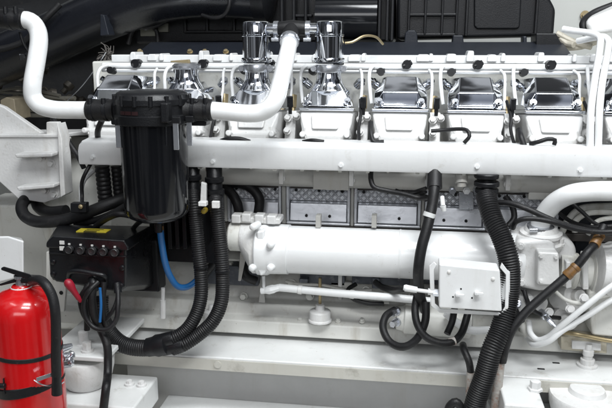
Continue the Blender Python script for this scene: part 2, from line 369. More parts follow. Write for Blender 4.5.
def necked_cover(par):
    bm = N()
    prof = [(105, .128, 23), (103, .14, 23), (92, .19, 20.5)]
    hull(bm, [hp(s*a, y, Y) for s in (-1, 1) for a, y, Y in ((16, 91, .145), (23.5, 98, .15), (24, 108.6, .128), (16, 107, .118), (15, 93, .165), (20, 88, .27), (26, 108, .34), (24, 96, .32))])
    hull(bm, [hp(s*a, y, Y) for s in (-1, 1) for a, y, Y in ((12, 84, .15), (17, 92, .145), (17, 93, .26), (12, 83, .25))])
    b = hp(0, 91, .18); t = hp(0, 67, .18)
    h = (t-b).length
    s_ = sc(398, 80, .18)
    lathe(bm, b, (0, 0, 1), [(0, 19*s_), (h*.1, 17.5*s_), (h*.2, 15.6*s_), (h*.32, 14*s_), (h*.5, 12.8*s_), (h*.7, 12.1*s_), (h, 12*s_)], 40)
    for s in (-1, 1):
        hull(bm, [hp(s*a, y, Y) for a, y, Y in ((15, 96, .145), (22, 97, .150), (25, 107, .127), (15, 107.5, .120), (15, 98, .2), (25, 99, .22), (26, 108, .2))])
    hull(bm, [hp(a, y, Y) for a in (-15, 15) for y, Y in ((91.5, .158), (94, .148), (95.5, .19), (92, .19))])
    hull(bm, [hp(s*a, y, Y) for s in (-1, 1) for a, y, Y in ((28, 108.8, .118), (28, 112, .116), (29, 108.8, .36), (29, 112, .36))])
    return mk('rocker_cover', bm, CHROME, par, bevel=.0028, seg=3, label='chrome rocker cover with a round neck on top')
necked_cover(h2); h2.location.x += XC[2]-XC[4]; heads[2] = h2
for k in (1, 3): heads[k] = copy_tree(h2, ENG, XC[k]-XC[2])
for k in (0, 5, 6, 7): heads[k] = copy_tree(h4, ENG, XC[k]-XC[4])

# oil filler cap on the second head
b = hp(0, 69, .18)+V((XC[1]-XC[4], 0, 0))
fc = thing('oil_filler_cap', b, 'low metal oil filler cap on the chrome neck nearest the black filter', 'cap')
bm = N(); lathe(bm, b, (0, 0, 1), [(-.003, .037), (.0, .040), (.007, .040), (.010, .036), (.013, .033), (.014, .024)]); mk('cap_body', bm, STEEL, fc)
bm = N(); hull(bm, [b+V(q) for q in ((-.045, -.005, .016), (-.045, .005, .016), (.012, -.005, .014), (.012, .005, .014), (.010, -.005, .024), (.010, .005, .024), (-.045, -.004, .020), (-.045, .004, .020))]); mk('handle', bm, BRASS, fc, bevel=.002)

# ---- fuel rail along the top
bm = N()
z1, z0 = at(300, 55, .34).z, at(300, 63, .34).z
box(bm, (at(112, 60, .34).x, .335, z0), (1.2, .40, z1)); 
cyl(bm, (at(102, 67, .31).x, .315, at(300, 66.5, .31).z), (1.2, .315, at(300, 66.5, .31).z), .0095)
cyl(bm, (at(102, 72, .3).x, .30, at(300, 71.5, .3).z), (1.2, .30, at(300, 71.5, .3).z), .005, seg=12)
rail = mk('fuel_rail', bm, WHITE, ENG, bevel=.003)
bm = N()
for k in range(8):
    for dx, wd, hh in ((-5, 6.5, 8), (-24, 10, 3), (28, 4.5, 4), (14, 11, 1.5)):
        if random.random() < .18: continue
        x = XC[k]+random.uniform(-2, 2)*.003; s = sc(398, 60, .33); pz = at(300, 55, .33).z; wd *= random.uniform(.8, 1.2); hh *= random.uniform(.7, 1.15); yy = random.uniform(.322, .331)
        cut = random.uniform(.15, .4)*wd*s
        hull(bm, [V(q) for y_ in (yy, .40) for q in ((x+dx*s, y_, pz-.018), (x+(dx+wd)*s, y_, pz-.018), (x+dx*s, y_, pz-.002), (x+(dx+wd)*s, y_, pz-.002), (x+dx*s+cut, y_, pz+hh*s*.5), (x+(dx+wd)*s-cut*.4, y_, pz+hh*s*.5))])
mks('rail_clamp', bm, WHITE, rail, bevel=.004)
bm = N()
for k in range(8):
    x = XC[k]; s = sc(398, 60, .3)
    cyl(bm, (x+5*s, .285, at(300, 64, .3).z), (x+5*s, .32, at(300, 64, .3).z), .013, seg=16)
    cyl(bm, (x+1*s, .29, at(300, 66, .3).z), (x+9*s, .30, at(300, 62, .3).z), .008, seg=12)
mks('rail_plug', bm, BLACK, rail)

# ---- oil gallery tube and the square plate under the long duct
zc = at(300, 178, .12).z
bm = N(); cyl(bm, (at(180, 178, .12).x, .135, zc), (1.2, .135, zc), .027, seg=28); mk('oil_gallery', bm, GREY, ENG)
bm = N()
for px in (222, 285, 353, 428, 505):
    x = at(px, 178, .15).x; box(bm, (x-.006, .085, zc-.012), (x+.006, .12, zc+.03)); cyl(bm, (x, .095, zc+.002), (x, .12, zc+.002), .010, seg=16)
mks('gallery_clip', bm, CAST, ENG, bevel=.002)
bm = N(); pbox(bm, 313, 168, 349, 190, .09, .012)
mk('cover_plate', bm, GREY, ENG, bevel=.002, label='grey square blanking plate below the long white duct')
# ---- crankcase access panels
zp1, zp0 = at(300, 184, .14).z, at(300, 225.5, .14).z
edges = [(180, 223), (227, 281), (286, 350), (354, 421), (425, 487), (491, 560)]
for a, c in edges:
    xa, xc = at(a, 205, .1500).x, at(c, 205, .1500).x
    bm = N(); wv = .008
    box(bm, (xa, .1500, zp1-wv), (xc, .1950, zp1)); box(bm, (xa, .1500, zp0), (xc, .1950, zp0+wv))
    box(bm, (xa, .1500, zp0+wv), (xa+wv, .1950, zp1-wv)); box(bm, (xc-wv, .1500, zp0+wv), (xc, .1950, zp1-wv))
    fr = mk('access_panel', bm, PANEL, ENG, bevel=.0035, seg=3)
    zm = zp0+(zp1-zp0)*.54
    bm = N(); box(bm, (xa+wv, .1820, zm), (xc-wv, .2000, zp1-wv)); mk('tread_plate', bm, TREAD, fr)
    bm = N(); box(bm, (xa+wv+.001, .170, zp1-wv-.011), (xc-wv-.001, .1815, zp1-wv-.0005)); mk('shade_strip', bm, BROWN_SHADE, fr)  # dark strip put in as the shadow along the panel top
    bm = N(); hull(bm, [V((x, y, z)) for x in (xa+wv+.002, xc-wv-.002) for y, z in ((.1780, zm-.002), (.1640, zm-.005), (.1550, zp0+wv+.002), (.2000, zp0+wv+.002), (.2000, zm-.002))])
    mk('lower_step', bm, PANEL, fr, bevel=.002)
    bm = N()
    for i in range(5):
        x = xa+wv+(xc-xa-2*wv)*(i+.5)/5
        if i % 2 == 0: cyl(bm, (x, .1760, zp1-wv-.017), (x, .1900, zp1-wv-.017), .0042, seg=12)
        if i % 2: cyl(bm, (x, .1525, zp0+.026), (x, .1640, zp0+.026), .0042, seg=12)
    mks('bolt_hole', bm, BLACK, fr)
bm = N()
box(bm, (at(175, 205, .15).x, .160, zp0-.022), (1.2, .21, zp0-.001)); mk('panel_ledge', bm, BROWN_SHADE, ENG, bevel=.002); bm = N(); box(bm, (at(175, 205, .1500).x, .1650, zp1+.001), (1.2, .2100, zp1+.03))
for (a, c), (d, f) in zip(edges, edges[1:]):
    box(bm, (at(c, 205, .1500).x+.001, .1550, zp0-.001), (at(d, 205, .1500).x-.001, .2100, zp1+.001))
mk('panel_surround', bm, GREY, ENG, bevel=.003)
# crankcase side below panels: mottled metal, its colour darkened for the shaded crevice
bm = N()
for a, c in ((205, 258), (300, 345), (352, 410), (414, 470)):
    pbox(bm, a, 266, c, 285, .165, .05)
mks('crevice_plate', bm, DARKSTEEL, ENG, bevel=.002)
# bell housing and side plate on the left end
bm = N()
b = at(86, 190, .2); lathe(bm, V((b.x-.02, .34, b.z-.06)), (-1, 0, 0), [(-.07, .10), (-.05, .14), (.0, .165), (.04, .17), (.06, .165), (.07, .20), (.10, .20), (.11, .19)], 48)
mk('bell_housing', bm, CREAM, ENG)
bm = N(); prism(bm, [(-30, 205), (58, 205), (80, 232), (84, 330), (-30, 330)], .30, .2); mk('gearbox_side', bm, CREAM, ENG, bevel=.01)
bm = N(); prism(bm, [(46, 252), (64, 250), (66, 285), (64, 312), (50, 312), (46, 300)], -.04, .012)
mk('drilled_bracket', bm, CREAM, ENG, bevel=.002)
bm = N()
for px, py in ((55, 267), (54, 278), (61, 293)):
    p = at(px, py, -.042); cyl(bm, p, p+V((0, .004, 0)), .0055, seg=16)
mks('bracket_hole', bm, BLACK, ENG)

# ---- left lifting bracket bolted to the engine end
br = thing('mounting_bracket', at(30, 205, .06), 'heavy white welded bracket with two ribs on the left end of the engine', 'bracket')
bm = N(); prism(bm, [(-25, 136), (59, 136), (60, 198), (44, 203), (18, 199), (-25, 160)], .06, .02); mk('face_plate', bm, CAST, br, bevel=.004)
bm = N(); prism(bm, [(57, 123), (61.5, 138), (65, 195), (60, 198), (58, 150)], .04, .05)
prism(bm, [(46, 122), (58, 122), (60, 137), (46, 137)], .07, .02); mk('edge_plate', bm, CAST, br, bevel=.003)
bm = N(); prism(bm, [(14, 154), (52, 153), (52, 157), (16, 158)], .012, .05); mks('rib', bm, CAST, br, bevel=.004)
bm = N(); prism(bm, [(16, 187), (54, 184), (54, 188), (18, 191)], .012, .05); mks('rib', bm, CAST, br, bevel=.004)
bm = N()
za = at(30, 137, .06).z
hull(bm, pts([(-25, 134, .055), (60, 134, .055), (60, 137.5, .055), (-25, 137.5, .055), (-25, 130, .3), (100, 129, .3), (100, 134, .3)])); mk('shelf_plate', bm, CAST, br, bevel=.003)
bm = N(); prism(bm, [(-25, 96), (4, 107), (40, 132), (44, 134.5), (-25, 134.5)], .11, .02); mk('gusset', bm, CAST, br, bevel=.004)
for px, py in ((42, 158), (52, 163), (46, 190), (55, 194)):
    bm = N(); bolt(bm, at(px, py, .06), .008, (0, -1, 0), .012); mk('bolt', bm, CAST, br)

# ================================================================ LONG WHITE DUCT
Y0 = 0.0
zT, zB = at(306, 142.5, Y0).z, at(306, 168.5, Y0).z
x0, x1 = at(78, 150, Y0).x, 1.15
du = thing('cable_duct', (0, 0, zB), 'long white cable duct running straight across the front of the engine', 'cable duct')
bm = N()
H = zT-zB; rr = .016
sec = [(Y0+.0, zB+.002)] + [(Y0+rr-rr*math.cos(t), zT-rr+rr*math.sin(t)) for t in [i*math.pi/2/6 for i in range(7)]] + [(Y0+.07, zT+.002), (Y0+.07, zT-.004), (Y0+.02, zT-.006), (Y0+.006, zT-.022), (Y0+.004, zB+.004), (Y0+.05, zB), (Y0+.05, zB-.004), (Y0+.003, zB-.004)]
xs = [x0, x0+.004, x0+.012, x0+.025, x1]
rows = []
for i, x in enumerate(xs):
    cut = (.034, .018, .007, .0, 0)[i]
    rows.append([bm.verts.new((x, y, min(z, zT-cut) if z > zT-.06 else z)) for y, z in sec])
n = len(sec)
for a, b in zip(rows, rows[1:]):
    for k in range(n): bm.faces.new((a[k], a[(k+1) % n], b[(k+1) % n], b[k]))
bm.faces.new(rows[0][::-1]); bm.faces.new(rows[-1])
mk('duct_shell', bm, WHITE, du, ang=30)
for px, py in ((93, 157), (213, 161.5), (341, 165), (477, 166.5), (580, 170)):
    bm = N(); p = at(px, py, Y0); bolt(bm, p, .0052, (0, -1, 0), .006); mk('screw', bm, WHITE, du)
bm = N()
for i in range(18):
    px = 205+i*23+random.uniform(-6, 6); x = at(px, 170, .04).x
    q = random.uniform(.003, .006); box(bm, (x, .02, zB-.006-q), (x+q*1.6, .045, zB-.003))
mks('lip_tab', bm, CREAM, du)

# ================================================================ UPPER BLACK PLANT
ah = thing('air_filter_housing', at(470, 50, .75), 'ribbed black air filter housing above the right half of the engine', 'air filter')
Yh = .62
bm = N(); prism(bm, [(397, -30), (549, -30), (549, -4), (556, 9), (554, 36), (397, 40)], Yh, .45); mk('housing_body', bm, BLACK, ah, bevel=.012, seg=3)
bm = N()
for y0, y1 in ((13, 16), (33, 36)): pbox(bm, 409, y0, 458, y1, Yh-.014, .02)
for px in (408, 424.5, 441.5, 456): pbox(bm, px, -25, px+2.6, 35, Yh-.016, .02)
for px in (466, 536): pbox(bm, px, -25, px+3, 36, Yh-.016, .02)
mks('rib', bm, BLACK, ah, bevel=.003)
bm = N(); prism(bm, [(474, -25), (523, -25), (520, 27), (517, 29), (477, 29), (474, 26)], Yh-.008, .02); mk('lid', bm, BLACK, ah, bevel=.006)
bm = N()
for px in (402, 412): pass
prism(bm, [(404, 44), (405, 33), (408, 30), (415, 30), (417, 33), (418, 44)], Yh-.06, .05)
prism(bm, [(452, 44), (453, 35), (463, 35), (464, 44)], Yh-.06, .05); prism(bm, [(523, 44), (523, 36), (527, 36), (527, 44)], Yh-.06, .05)
mks('lug', bm, SLATE, ah, bevel=.004)
bm = N(); prism(bm, [(536, 33), (556, 33), (563, 46), (568, 50), (536, 50)], Yh-.1, .1); mk('end_bracket', bm, BLACK, ah, bevel=.004)

lh = thing('intake_housing', at(330, 50, .75), 'plain dark intake box behind the two chrome breathers', 'air filter')
bm = N(); prism(bm, [(135, 12), (394, -30), (394, 42), (135, 44)], Yh+.03, .4); mk('housing_body', bm, BLACK, lh, bevel=.01)
bm = N(); cyl(bm, at(318, 17, Yh+.03), at(378, 17, Yh+.03), .085, seg=36); mk('round_canister', bm, GLOSSB, lh, label='glossy black canister barrel')
bm = N()
for px in (280, 292, 304, 378, 386, 391): pbox(bm, px, -25, px+3, 41, Yh-.03, .05)
pbox(bm, 295, 14, 312, 17, Yh-.02, .03); pbox(bm, 295, 23, 312, 25, Yh-.02, .03)
pbox(bm, 183, 8, 262, 11, Yh+.015, .03); pbox(bm, 183, 30, 262, 33, Yh+.015, .03)
for px in (183, 205, 232, 258): pbox(bm, px, 9, px+3, 32, Yh+.015, .03)
mks('rib', bm, BLACK, lh, bevel=.003)
# sloping dark shelf
zs1, zs0 = at(300, 42, .55).z, at(300, 57, .41).z
bm = N(); hull(bm, [V((x, y, z)) for x, in ((at(145, 50, .5).x,), (at(566, 50, .5).x,)) for y, z in ((.55, zs1), (.41, zs0+.008), (.41, zs0), (.56, zs0), (.6, zs1))])
mk('intake_shelf', bm, SLATE, label='long dark slate shelf between black housings and white fuel rail', cat='shelf', bevel=.004)

# big black duct
bd = thing('exhaust_duct', at(130, 60, .8), 'fat black lagged duct sloping across the dark upper left corner', 'duct')
DUCTB = mat('dark_blue_black_lagging', (.009, .010, .0135), .27, coat=.15, var=.3, bump=.25, bscale=18)
P = pts([(-90, 98, .62), (-30, 72, .62), (40, 43, .6), (105, 14, .59), (155, -3, .58), (205, -9, .57), (266, -7, .56)])
bm = N(); Q = crom(P, .03); sweep(bm, Q, .086, 48); mk('duct_body', bm, DUCTB, bd)
bm = N(); lathe(bm, Q[-1], Q[-1]-Q[-2], [(-.03, .089), (.0, .09), (.01, .089), (.022, .07), (.025, .02)], 40); mk('end_cap', bm, BLACK, bd)
bm = N()
lathe(bm, at(98, 46, .84), Q[-1]-Q[0], [(-.012, .149), (.012, .149)], 40); mk('band', bm, STEEL, bd) if False else bm.free()
bm = N(); prism(bm, [(100, 14), (104, 15), (109, 35), (100, 36)], .48, .05); mk('fin_bracket', bm, SLATE, bd, bevel=.003)
bm = N(); tube(bm, pts([(229, -8, .47), (229, 6, .465), (224, 15, .47), (214, 18, .48), (202, 15, .5)]), .006, 10)
mk('drain_hose', bm, RUBBER, label='thin black hose hooking down beside the duct end', cat='hose')
# second dark trunk, upper-left
bm = N(); Q = crom(pts([(-60, 40, 1.05), (60, 22, 1.05), (200, -30, 1.0)]), .03); sweep(bm, Q, .10, 32); mk('lagged_pipe', bm, DARKWALL, label='dull lagged pipe crossing the top left corner above the fat duct', cat='pipe')
# dark machinery backdrop behind left end
dm = thing('gearbox', at(40, 150, .75), 'dark gearbox in shadow behind the left white pipe', 'gearbox')
bm = N(); prism(bm, [(-80, -60), (410, -60), (410, 45), (150, 60), (100, 70), (96, 140), (-80, 150)], 1.15, .3); mk('casing', bm, DARKWALL, dm, bevel=.02)
bm = N()
for i in range(26):
    px, py = random.uniform(0, 108), random.uniform(66, 116); p = at(px, py, random.uniform(.75, 1.1))
    ax = V((random.uniform(-1, 1), -.6, random.uniform(-1, 1))); lathe(bm, p, ax, [(0, .02), (.02, .022), (.03, .012), (.05, .012)], 12)
mks('fitting', bm, mat('oily_metal', (.10, .09, .075), .45, metal=.5, var=.5), dm)
bm = N()
for i in range(9):
    y0_ = 92+i*2.6; tube(bm, pts([(-10, y0_+random.uniform(-3, 3), .8), (20+i*3, y0_+random.uniform(-4, 4), .75), (60+i*5, y0_+random.uniform(-2, 8), .7)]), random.uniform(.004, .009), 8)
mks('small_pipe', bm, mat('dusty_metal', (.22, .21, .18), .5, metal=.3, var=.4), dm)
bm = N(); prism(bm, [(0, 100), (6, 97), (14, 99), (17, 120), (0, 118)], .6, .1); mk('flange', bm, mat('old_brass', (.28, .24, .17), .5, var=.4), dm, bevel=.004)
bm = N(); tube(bm, pts([(106, 52, .45), (97, 66, .45), (82, 86, .46), (67, 101, .48)]), .0016, 6); mk('stay_wire', bm, STEEL, label='thin bare wire slanting down in the dark behind the filter', cat='wire')
bm = N()
c = at(107, 55, .5)
for i in range(40):
    a = random.uniform(0, 6.28); r = random.uniform(.015, .045); tube(bm, [c, c+V((math.cos(a)*r*.6, random.uniform(-.02, .02), math.sin(a)*r*.6)), c+V((math.cos(a+.4)*r, random.uniform(-.02, .02), math.sin(a+.4)*r))], .0012, 5)
mk('rag', bm, mat('frayed_lagging', (.13, .12, .11), .9), label='frayed grey lagging tuft at the end of the white fuel rail', cat='lagging')

# right upper background: pale casing and slanting frame
bm = N(); hull(bm, pts([(545, -30, 1.0), (640, -30, 1.0), (640, 60, 1.0), (545, 60, 1.0), (545, -30, 1.3), (640, 60, 1.3)])); mk('panel', bm, WALL, label='pale green white ventilation panel in the top right corner', cat='panel', bevel=.01)
sp_ = thing('silencer', at(605, 30, .45), 'rounded white casing cut off by the top right corner', 'casing')
bm = N(); hull(bm, pts([(583, 21, .45), (640, -1, .45), (640, 30, .45), (590, 38, .45), (588, 16, .62), (640, -8, .62)])); mk('casing_body', bm, CAST, sp_, bevel=.02, seg=4)
bm = N(); tube(bm, pts([(586, 34, .5), (583, 24, .52), (592, 14, .56), (616, 4, .58)]), .011, 12); mk('seal', bm, RUBBER, sp_)
bm = N()
for a, b in (((556, 33), (592, 47)), ((563, 48), (598, 41)), ((560, 38), (574, 45))):
    tube(bm, pts([(*a, .55), ((a[0]+b[0])/2, (a[1]+b[1])/2+2, .54), (*b, .52)]), .010, 8)
prism(bm, [(553, 40), (562, 32), (575, 40), (570, 47), (556, 46)], .6, .04)
mk('linkage', bm, mat('stained_paint', (.45, .42, .35), .5, var=.2, grime=(.15, .12, .08), gscale=20, gamt=.4), label='stained metal linkage below the pale panel at top right', cat='linkage', bevel=.002)
bm = N(); p = at(585, 15, .99); bolt(bm, p, .012, (0, -1, 0)); mk('bolt', bm, BRASS, label='brown bolt head on the pale top right panel', cat='bolt')

# ================================================================ BREATHERS
def breather(k, label, side):
    s_ = sc(326, 45, .18)
    b = hp(0, 66.5, .18)+V((XC[k]-XC[4], 0, 0)); zt_ = at(326, 21, .18).z
    h = zt_-b.z; r = 14.3*s_
    t = thing('breather', b, label, 'breather', 'chrome breathers on the cylinder heads')
    bm = N(); lathe(bm, b, (0, 0, 1), [(h*.06, r*.9), (h*.1, r*1.1), (h*.13, r*1.12), (h*.17, r*1.1), (h*.19, r), (h*.66, r), (h*.67, r*1.05), (h*.70, r*1.05), (h*.71, r), (h*.93, r), (h*.98, r*.95), (h, r*.85)], 48)
    mk('breather_can', bm, CHROME, t)
    bm = N(); lathe(bm, b, (0, 0, 1), [(-.016, r*.97), (-.013, r*1.0), (-.001, r*1.0), (.004, r*.97)], 40); cl = mk('clamp', bm, STEEL, t)
    bm = N(); 
    for s in (-1, 1): cyl(bm, b+V((s*r*1.05, -.02, -.006)), b+V((s*r*1.05, .01, -.006)), .008, seg=12)
    mks('clamp_screw', bm, STEEL, cl)
    zo = b.z+h*.84
    bm = N(); cyl(bm, (b.x+side*r*.8, b.y-.008, zo), (b.x+side*(r+7*s_), b.y-.008, zo), 5.2*s_, seg=24); mk('outlet', bm, CHROME, t)
    return V((b.x+side*(r+3*s_), b.y-.008, zo))
oA = breather(2, 'left of the two chrome breather cans, beside the white pipe', 1)
oB = breather(3, 'right of the two chrome breather cans, with a small brass tube', -1)
tee = thing('hose_tee', (oA+oB)/2, 'black rubber tee hose joining the two chrome breathers', 'hose')
bm = N(); mid = (oA+oB)/2; tr = 6.6*sc(290, 30, .22)
sweep(bm, [oA+V((.012, 0, 0)), oA+V((.02, 0, 0)), mid+V((0, 0, .002)), oB-V((.02, 0, 0)), oB-V((.012, 0, 0))], [tr*.92, tr, tr*1.1, tr, tr*.92], 24)
PT = at(288.5, 45, .10)
sweep(bm, [mid, mid.lerp(PT, .4), mid.lerp(PT, .75)], [tr*1.1, tr*1.25, tr*1.3], 24); mk('tee_body', bm, RUBBER, tee)
for o_, sd in ((oA, 1), (oB, -1)):
    bm = N(); lathe(bm, o_+V((sd*.004, 0, 0)), (sd, 0, 0), [(0, tr*1.08), (.012, tr*1.1), (.013, tr)], 24); cyl(bm, o_+V((sd*.01, -.01, -tr*1.9)), o_+V((sd*.01, -.01, -tr)), .006, seg=10); cyl(bm, o_+V((sd*.0, -.016, -tr*1.6)), o_+V((sd*.02, -.016, -tr*1.6)), .0055, seg=10); mk('hose_clamp', bm, STEEL, tee)
bm = N(); d = (PT-mid).normalized(); lathe(bm, mid.lerp(PT, .62), d, [(0, tr*1.32), (.004, tr*1.42), (.016, tr*1.42), (.02, tr*1.3)], 24); mk('hose_clamp', bm, STEEL, tee)
bm = N(); tube(bm, pts([(345, 43, .22), (352, 42, .22), (364, 36, .24), (376, 37, .27), (383, 44, .3)]), .0035, 8); mk('brass_tube', bm, BRASS, label='thin brass tube curving away from the right chrome breather', cat='tube')

# ================================================================ WHITE BREATHER PIPES TO THE FILTER
def pipe(name, P, rpx, m, label, cat, at_=None, seg=22, **k):
    q = P[len(P)//2]; r = rpx*sc(*q); bm = N(); tube(bm, pts(P), r, seg); return mk(name, bm, m, label=label, cat=cat, **k)
pipe('breather_pipe', [(289, 42, .12), (288.5, 48, .09), (284, 68, .0), (279, 88, -.07), (276.5, 97, -.09), (271, 106, -.1), (262, 112, -.1), (250, 113.5, -.1), (230, 112, -.1), (208, 110, -.1)], 9.0, WHITE, 'white pipe bending down from the tee between the chrome breathers', 'pipe')
pipe('breather_pipe', [(22, 20, -.05), (27, 20, -.05), (33, 23, -.05), (37.5, 30, -.05), (39, 40, -.06), (36.5, 60, -.08), (32.5, 85, -.1), (33, 96, -.1), (39, 104.5, -.1), (52, 109, -.1), (75, 110, -.1), (98, 110, -.1)], 8.8, WHITE, 'white pipe with two bends rising left of the black filter', 'pipe')
hs = thing('hose', at(-10, 20, 0), 'black hose with clamps entering the white pipe at the top left edge', 'hose')
bm = N(); tube(bm, pts([(-40, 26, .1), (-10, 19, 0), (8, 19, -.05), (25, 20, -.05)]), 9.6*sc(10, 19, -.05), 22); mk('hose_body', bm, RUBBER, hs)
for px in (9, 19):
    bm = N(); p = at(px, 19.3, -.05); lathe(bm, p, (1, 0, 0), [(0, .0255), (.001, .027), (.010, .027), (.011, .0255)], 26); cyl(bm, p+V((.005, -.02, .012)), p+V((.005, -.02, .03)), .006, seg=8); mk('hose_clamp', bm, BLACK, hs)
bm = N(); tube(bm, pts([(20, 32, 0), (24, 44, 0), (30, 54, .0)]), .004, 8); box(bm, at(19, 55, -.0), at(24, 60, .02)); mk('tail_cable', bm, BLACK, hs)

# ================================================================ BLACK FILTER
YC = -.10
s_ = sc(154, 150, YC)
fb = at(154.5, 150, YC); fb.z = at(154, 213, YC).z
fl = thing('separator_filter', fb, 'tall glossy black cylindrical filter canister hanging in front of the engine', 'filter')
ax = V((0, 0, 1))
def zz(py): return at(154, py, YC).z - fb.z
zz0 = zz
bm = N()
lathe(bm, fb, ax, [(zz(220), 12*s_), (zz(218.5), 22*s_), (zz(215), 29*s_), (zz(211), 31.5*s_), (zz(206), 32.5*s_), (zz(160), 33*s_), (zz(124), 34*s_), (zz(121), 34*s_)], 64)
mk('canister', bm, GLOSSB, fl)
bm = N()
lathe(bm, fb, ax, [(zz(123), 35.5*s_), (zz(122), 37*s_), (zz(114), 37.2*s_), (zz(113), 36*s_), (zz(104), 36*s_), (zz(103), 37.2*s_), (zz(98), 37.2*s_), (zz(96.5), 36*s_), (zz(94), 35*s_), (zz(92), 33.5*s_), (zz(90.5), 30*s_), (zz(90), 6*s_)], 64)
hd = mk('filter_head', bm, BLACK, fl)
bm = N()
for a in range(0, 360, 24):
    r = 36.6*s_; c, sn = math.cos(math.radians(a)), math.sin(math.radians(a)); p = fb+V((c*r, sn*r, zz(104)))
    sweep(bm, [p, p+V((0, 0, zz(94)-zz(104)))], [.0055, .0055], 10)
mks('lid_lugs', bm, BLACK, hd)
bm = N()
for px, wd in ((112, 8), (160, 6)):
    p = at(px, 0, YC)
pbox(bm, 110, 104, 119, 125, -.12, .04); pbox(bm, 160, 103, 168, 123, YC-37*s_-.008, .03); pbox(bm, 186, 100, 198, 116, -.12, .05)
mks('head_block', bm, BLACK, hd, bevel=.004)
for px, y0_, y1_, Y in ((175.5, 122, 150, -.185), (189, 121, 146, -.13), (118, 124, 148, -.16)):
    bm = N(); pbox(bm, px-2.6, y0_, px+2.6, y1_, Y, .006); t = mk('latch', bm, STEEL, fl, bevel=.0015)
    bm = N(); pbox(bm, px-4, y0_-5, px+4, y0_+1.5, Y-.002, .012); mk('latch_hook', bm, BLACK, t, bevel=.002)
for px0, px1, px2, lab in ((88, 116, 0, ''), (213, 186, 0, '')):
    bm = N(); a, b = at(px0, 110, -.1), at(px1, 110, -.1); dx = (b-a); r = 10.6*s_
    lathe(bm, a, dx, [(0, r*.9), (.003, r), (dx.length*.9, r*1.02), (dx.length, r*1.1)], 28); mk('port_hose', bm, RUBBER, fl)
    bm = N(); 
    for t in (.14, .62): lathe(bm, a.lerp(b, t), dx, [(0, r*1.01), (.001, r*1.07), (.009, r*1.07), (.010, r*1.01)], 28)
    for t in (.2, .68): cyl(bm, a.lerp(b, t)+V((0, -.018, r*.5)), a.lerp(b, t)+V((0, -.018, r*1.15)), .006, seg=8)
    mk('hose_clamp', bm, BLACK, fl)
bm = N(); pbox(bm, 187, 117, 206, 126, -.09, .04); mk('sensor_block', bm, BLACK, fl, bevel=.004)
# little drain tap under filter
bm = N(); cyl(bm, at(158, 217, YC), at(158.5, 232, YC), .010, seg=14); mk('drain_tap', bm, BLACK, fl)

# ================================================================ CONTROL BOX
YB = -.15
cb = thing('control_unit', at(100, 292, -.05), 'black control box with five round connectors and a yellow sticker on top', 'control box')
bm = N()
f = pts([(48, 243, YB), (54, 238, YB), (122, 242, YB), (126, 247, YB), (126, 287, YB), (119, 292, YB), (56, 282, YB), (50, 277, YB)])
bk = [at(58, 226, .04), at(66, 224, .04), at(150, 226, .06), at(157, 231, .06), at(159, 284, .06), at(150, 289, .06), at(62, 262, .04), at(58, 258, .04)]
hull(bm, f+bk); mk('box_body', bm, BOXB, cb, bevel=.006, seg=3)
bm = N(); hull(bm, pts([(46, 243, YB-.006), (53, 236, YB-.006), (124, 240.5, YB-.006), (128, 247, YB-.006), (128, 251, YB-.006), (46, 248, YB-.006), (58, 224.5, .0), (150, 226, .02), (155, 232, .02)])); mk('box_lid', bm, BOXB, cb, bevel=.004)
bm = N()
for i in range(5):
    p = at(68+i*11.4, 250.5+i*.7, YB-.008); cyl(bm, p+V((0, .02, 0)), p+V((0, -.004, 0)), .0115, seg=20); 
mks('connector_socket', bm, BLACK, cb)
for i in range(5):
    bm = N(); p = at(68+i*11.4, 250.5+i*.7, YB-.019); lathe(bm, p, (0, -1, 0), [(-.012, .0098), (-.002, .0098), (-.001, .0085), (-.003, .0078), (-.004, .001)], 20); mk('connector_ring', bm, mat('glint_ring', (.06, .06, .062), .3, metal=.5, var=.5), cb)  # ring colour lifted above the sockets to paint a glint
bm = N()
pbox(bm, 59.5, 241, 64, 244.5, YB-.0085, .003); pbox(bm, 59.5, 246.5, 64, 250.5, YB-.0085, .003)
for i in range(5): pbox(bm, 68+i*11.4, 243.5+i*.7, 70+i*11.4, 245+i*.7, YB-.0085, .003)
mks('paper_tag', bm, mat('paper_white', (.6, .6, .58), .6), cb)
# yellow sticker lying on the lid slope: use the plane through the lid points
l0, l1, l2 = at(53, 236, YB-.006), at(124, 240.5, YB-.006), at(150, 226, .02)
nn = (l1-l0).cross(l2-l0).normalized()
if nn.z < 0: nn = -nn
def onlid(px, py, off):
    d = ray(px, py); t = (l0+nn*off-CAM).dot(nn)/d.dot(nn); return CAM+d*t
bm = N(); v = [bm.verts.new(onlid(x, y, .0015)) for x, y in ((76, 231.3), (81, 228.2), (111, 229.2), (106, 232.2))]; v2 = [bm.verts.new(q.co-nn*.0035) for q in v]
bm.faces.new(v); bm.faces.new(v2[::-1]); [bm.faces.new((v[i], v2[i], v2[(i+1) % 4], v[(i+1) % 4])) for i in range(4)]
st = mk('sticker', bm, YELLOW, cb)
bm = N()
for x0_, y0_, x1_ in ((87, 229.0, 104), (85, 230.0, 100), (84, 231, 97)):
    v = [bm.verts.new(onlid(x, y, .0019)) for x, y in ((x0_, y0_), (x1_, y0_+.35), (x1_-.6, y0_+.8), (x0_-.6, y0_+.5))]; v2 = [bm.verts.new(q.co-nn*.001) for q in v]
    bm.faces.new(v); bm.faces.new(v2[::-1]); [bm.faces.new((v[i], v2[i], v2[(i+1) % 4], v[(i+1) % 4])) for i in range(4)]
mks('sticker_print', bm, BLACK, st)
bm = N(); tube(bm, pts([(68, 277, YB), (70, 272, YB-.02), (78, 271, YB-.025), (96, 274, YB-.025), (104, 276, YB-.02), (106, 284, YB)]), .006, 10); mk('handle', bm, BLACK, cb)
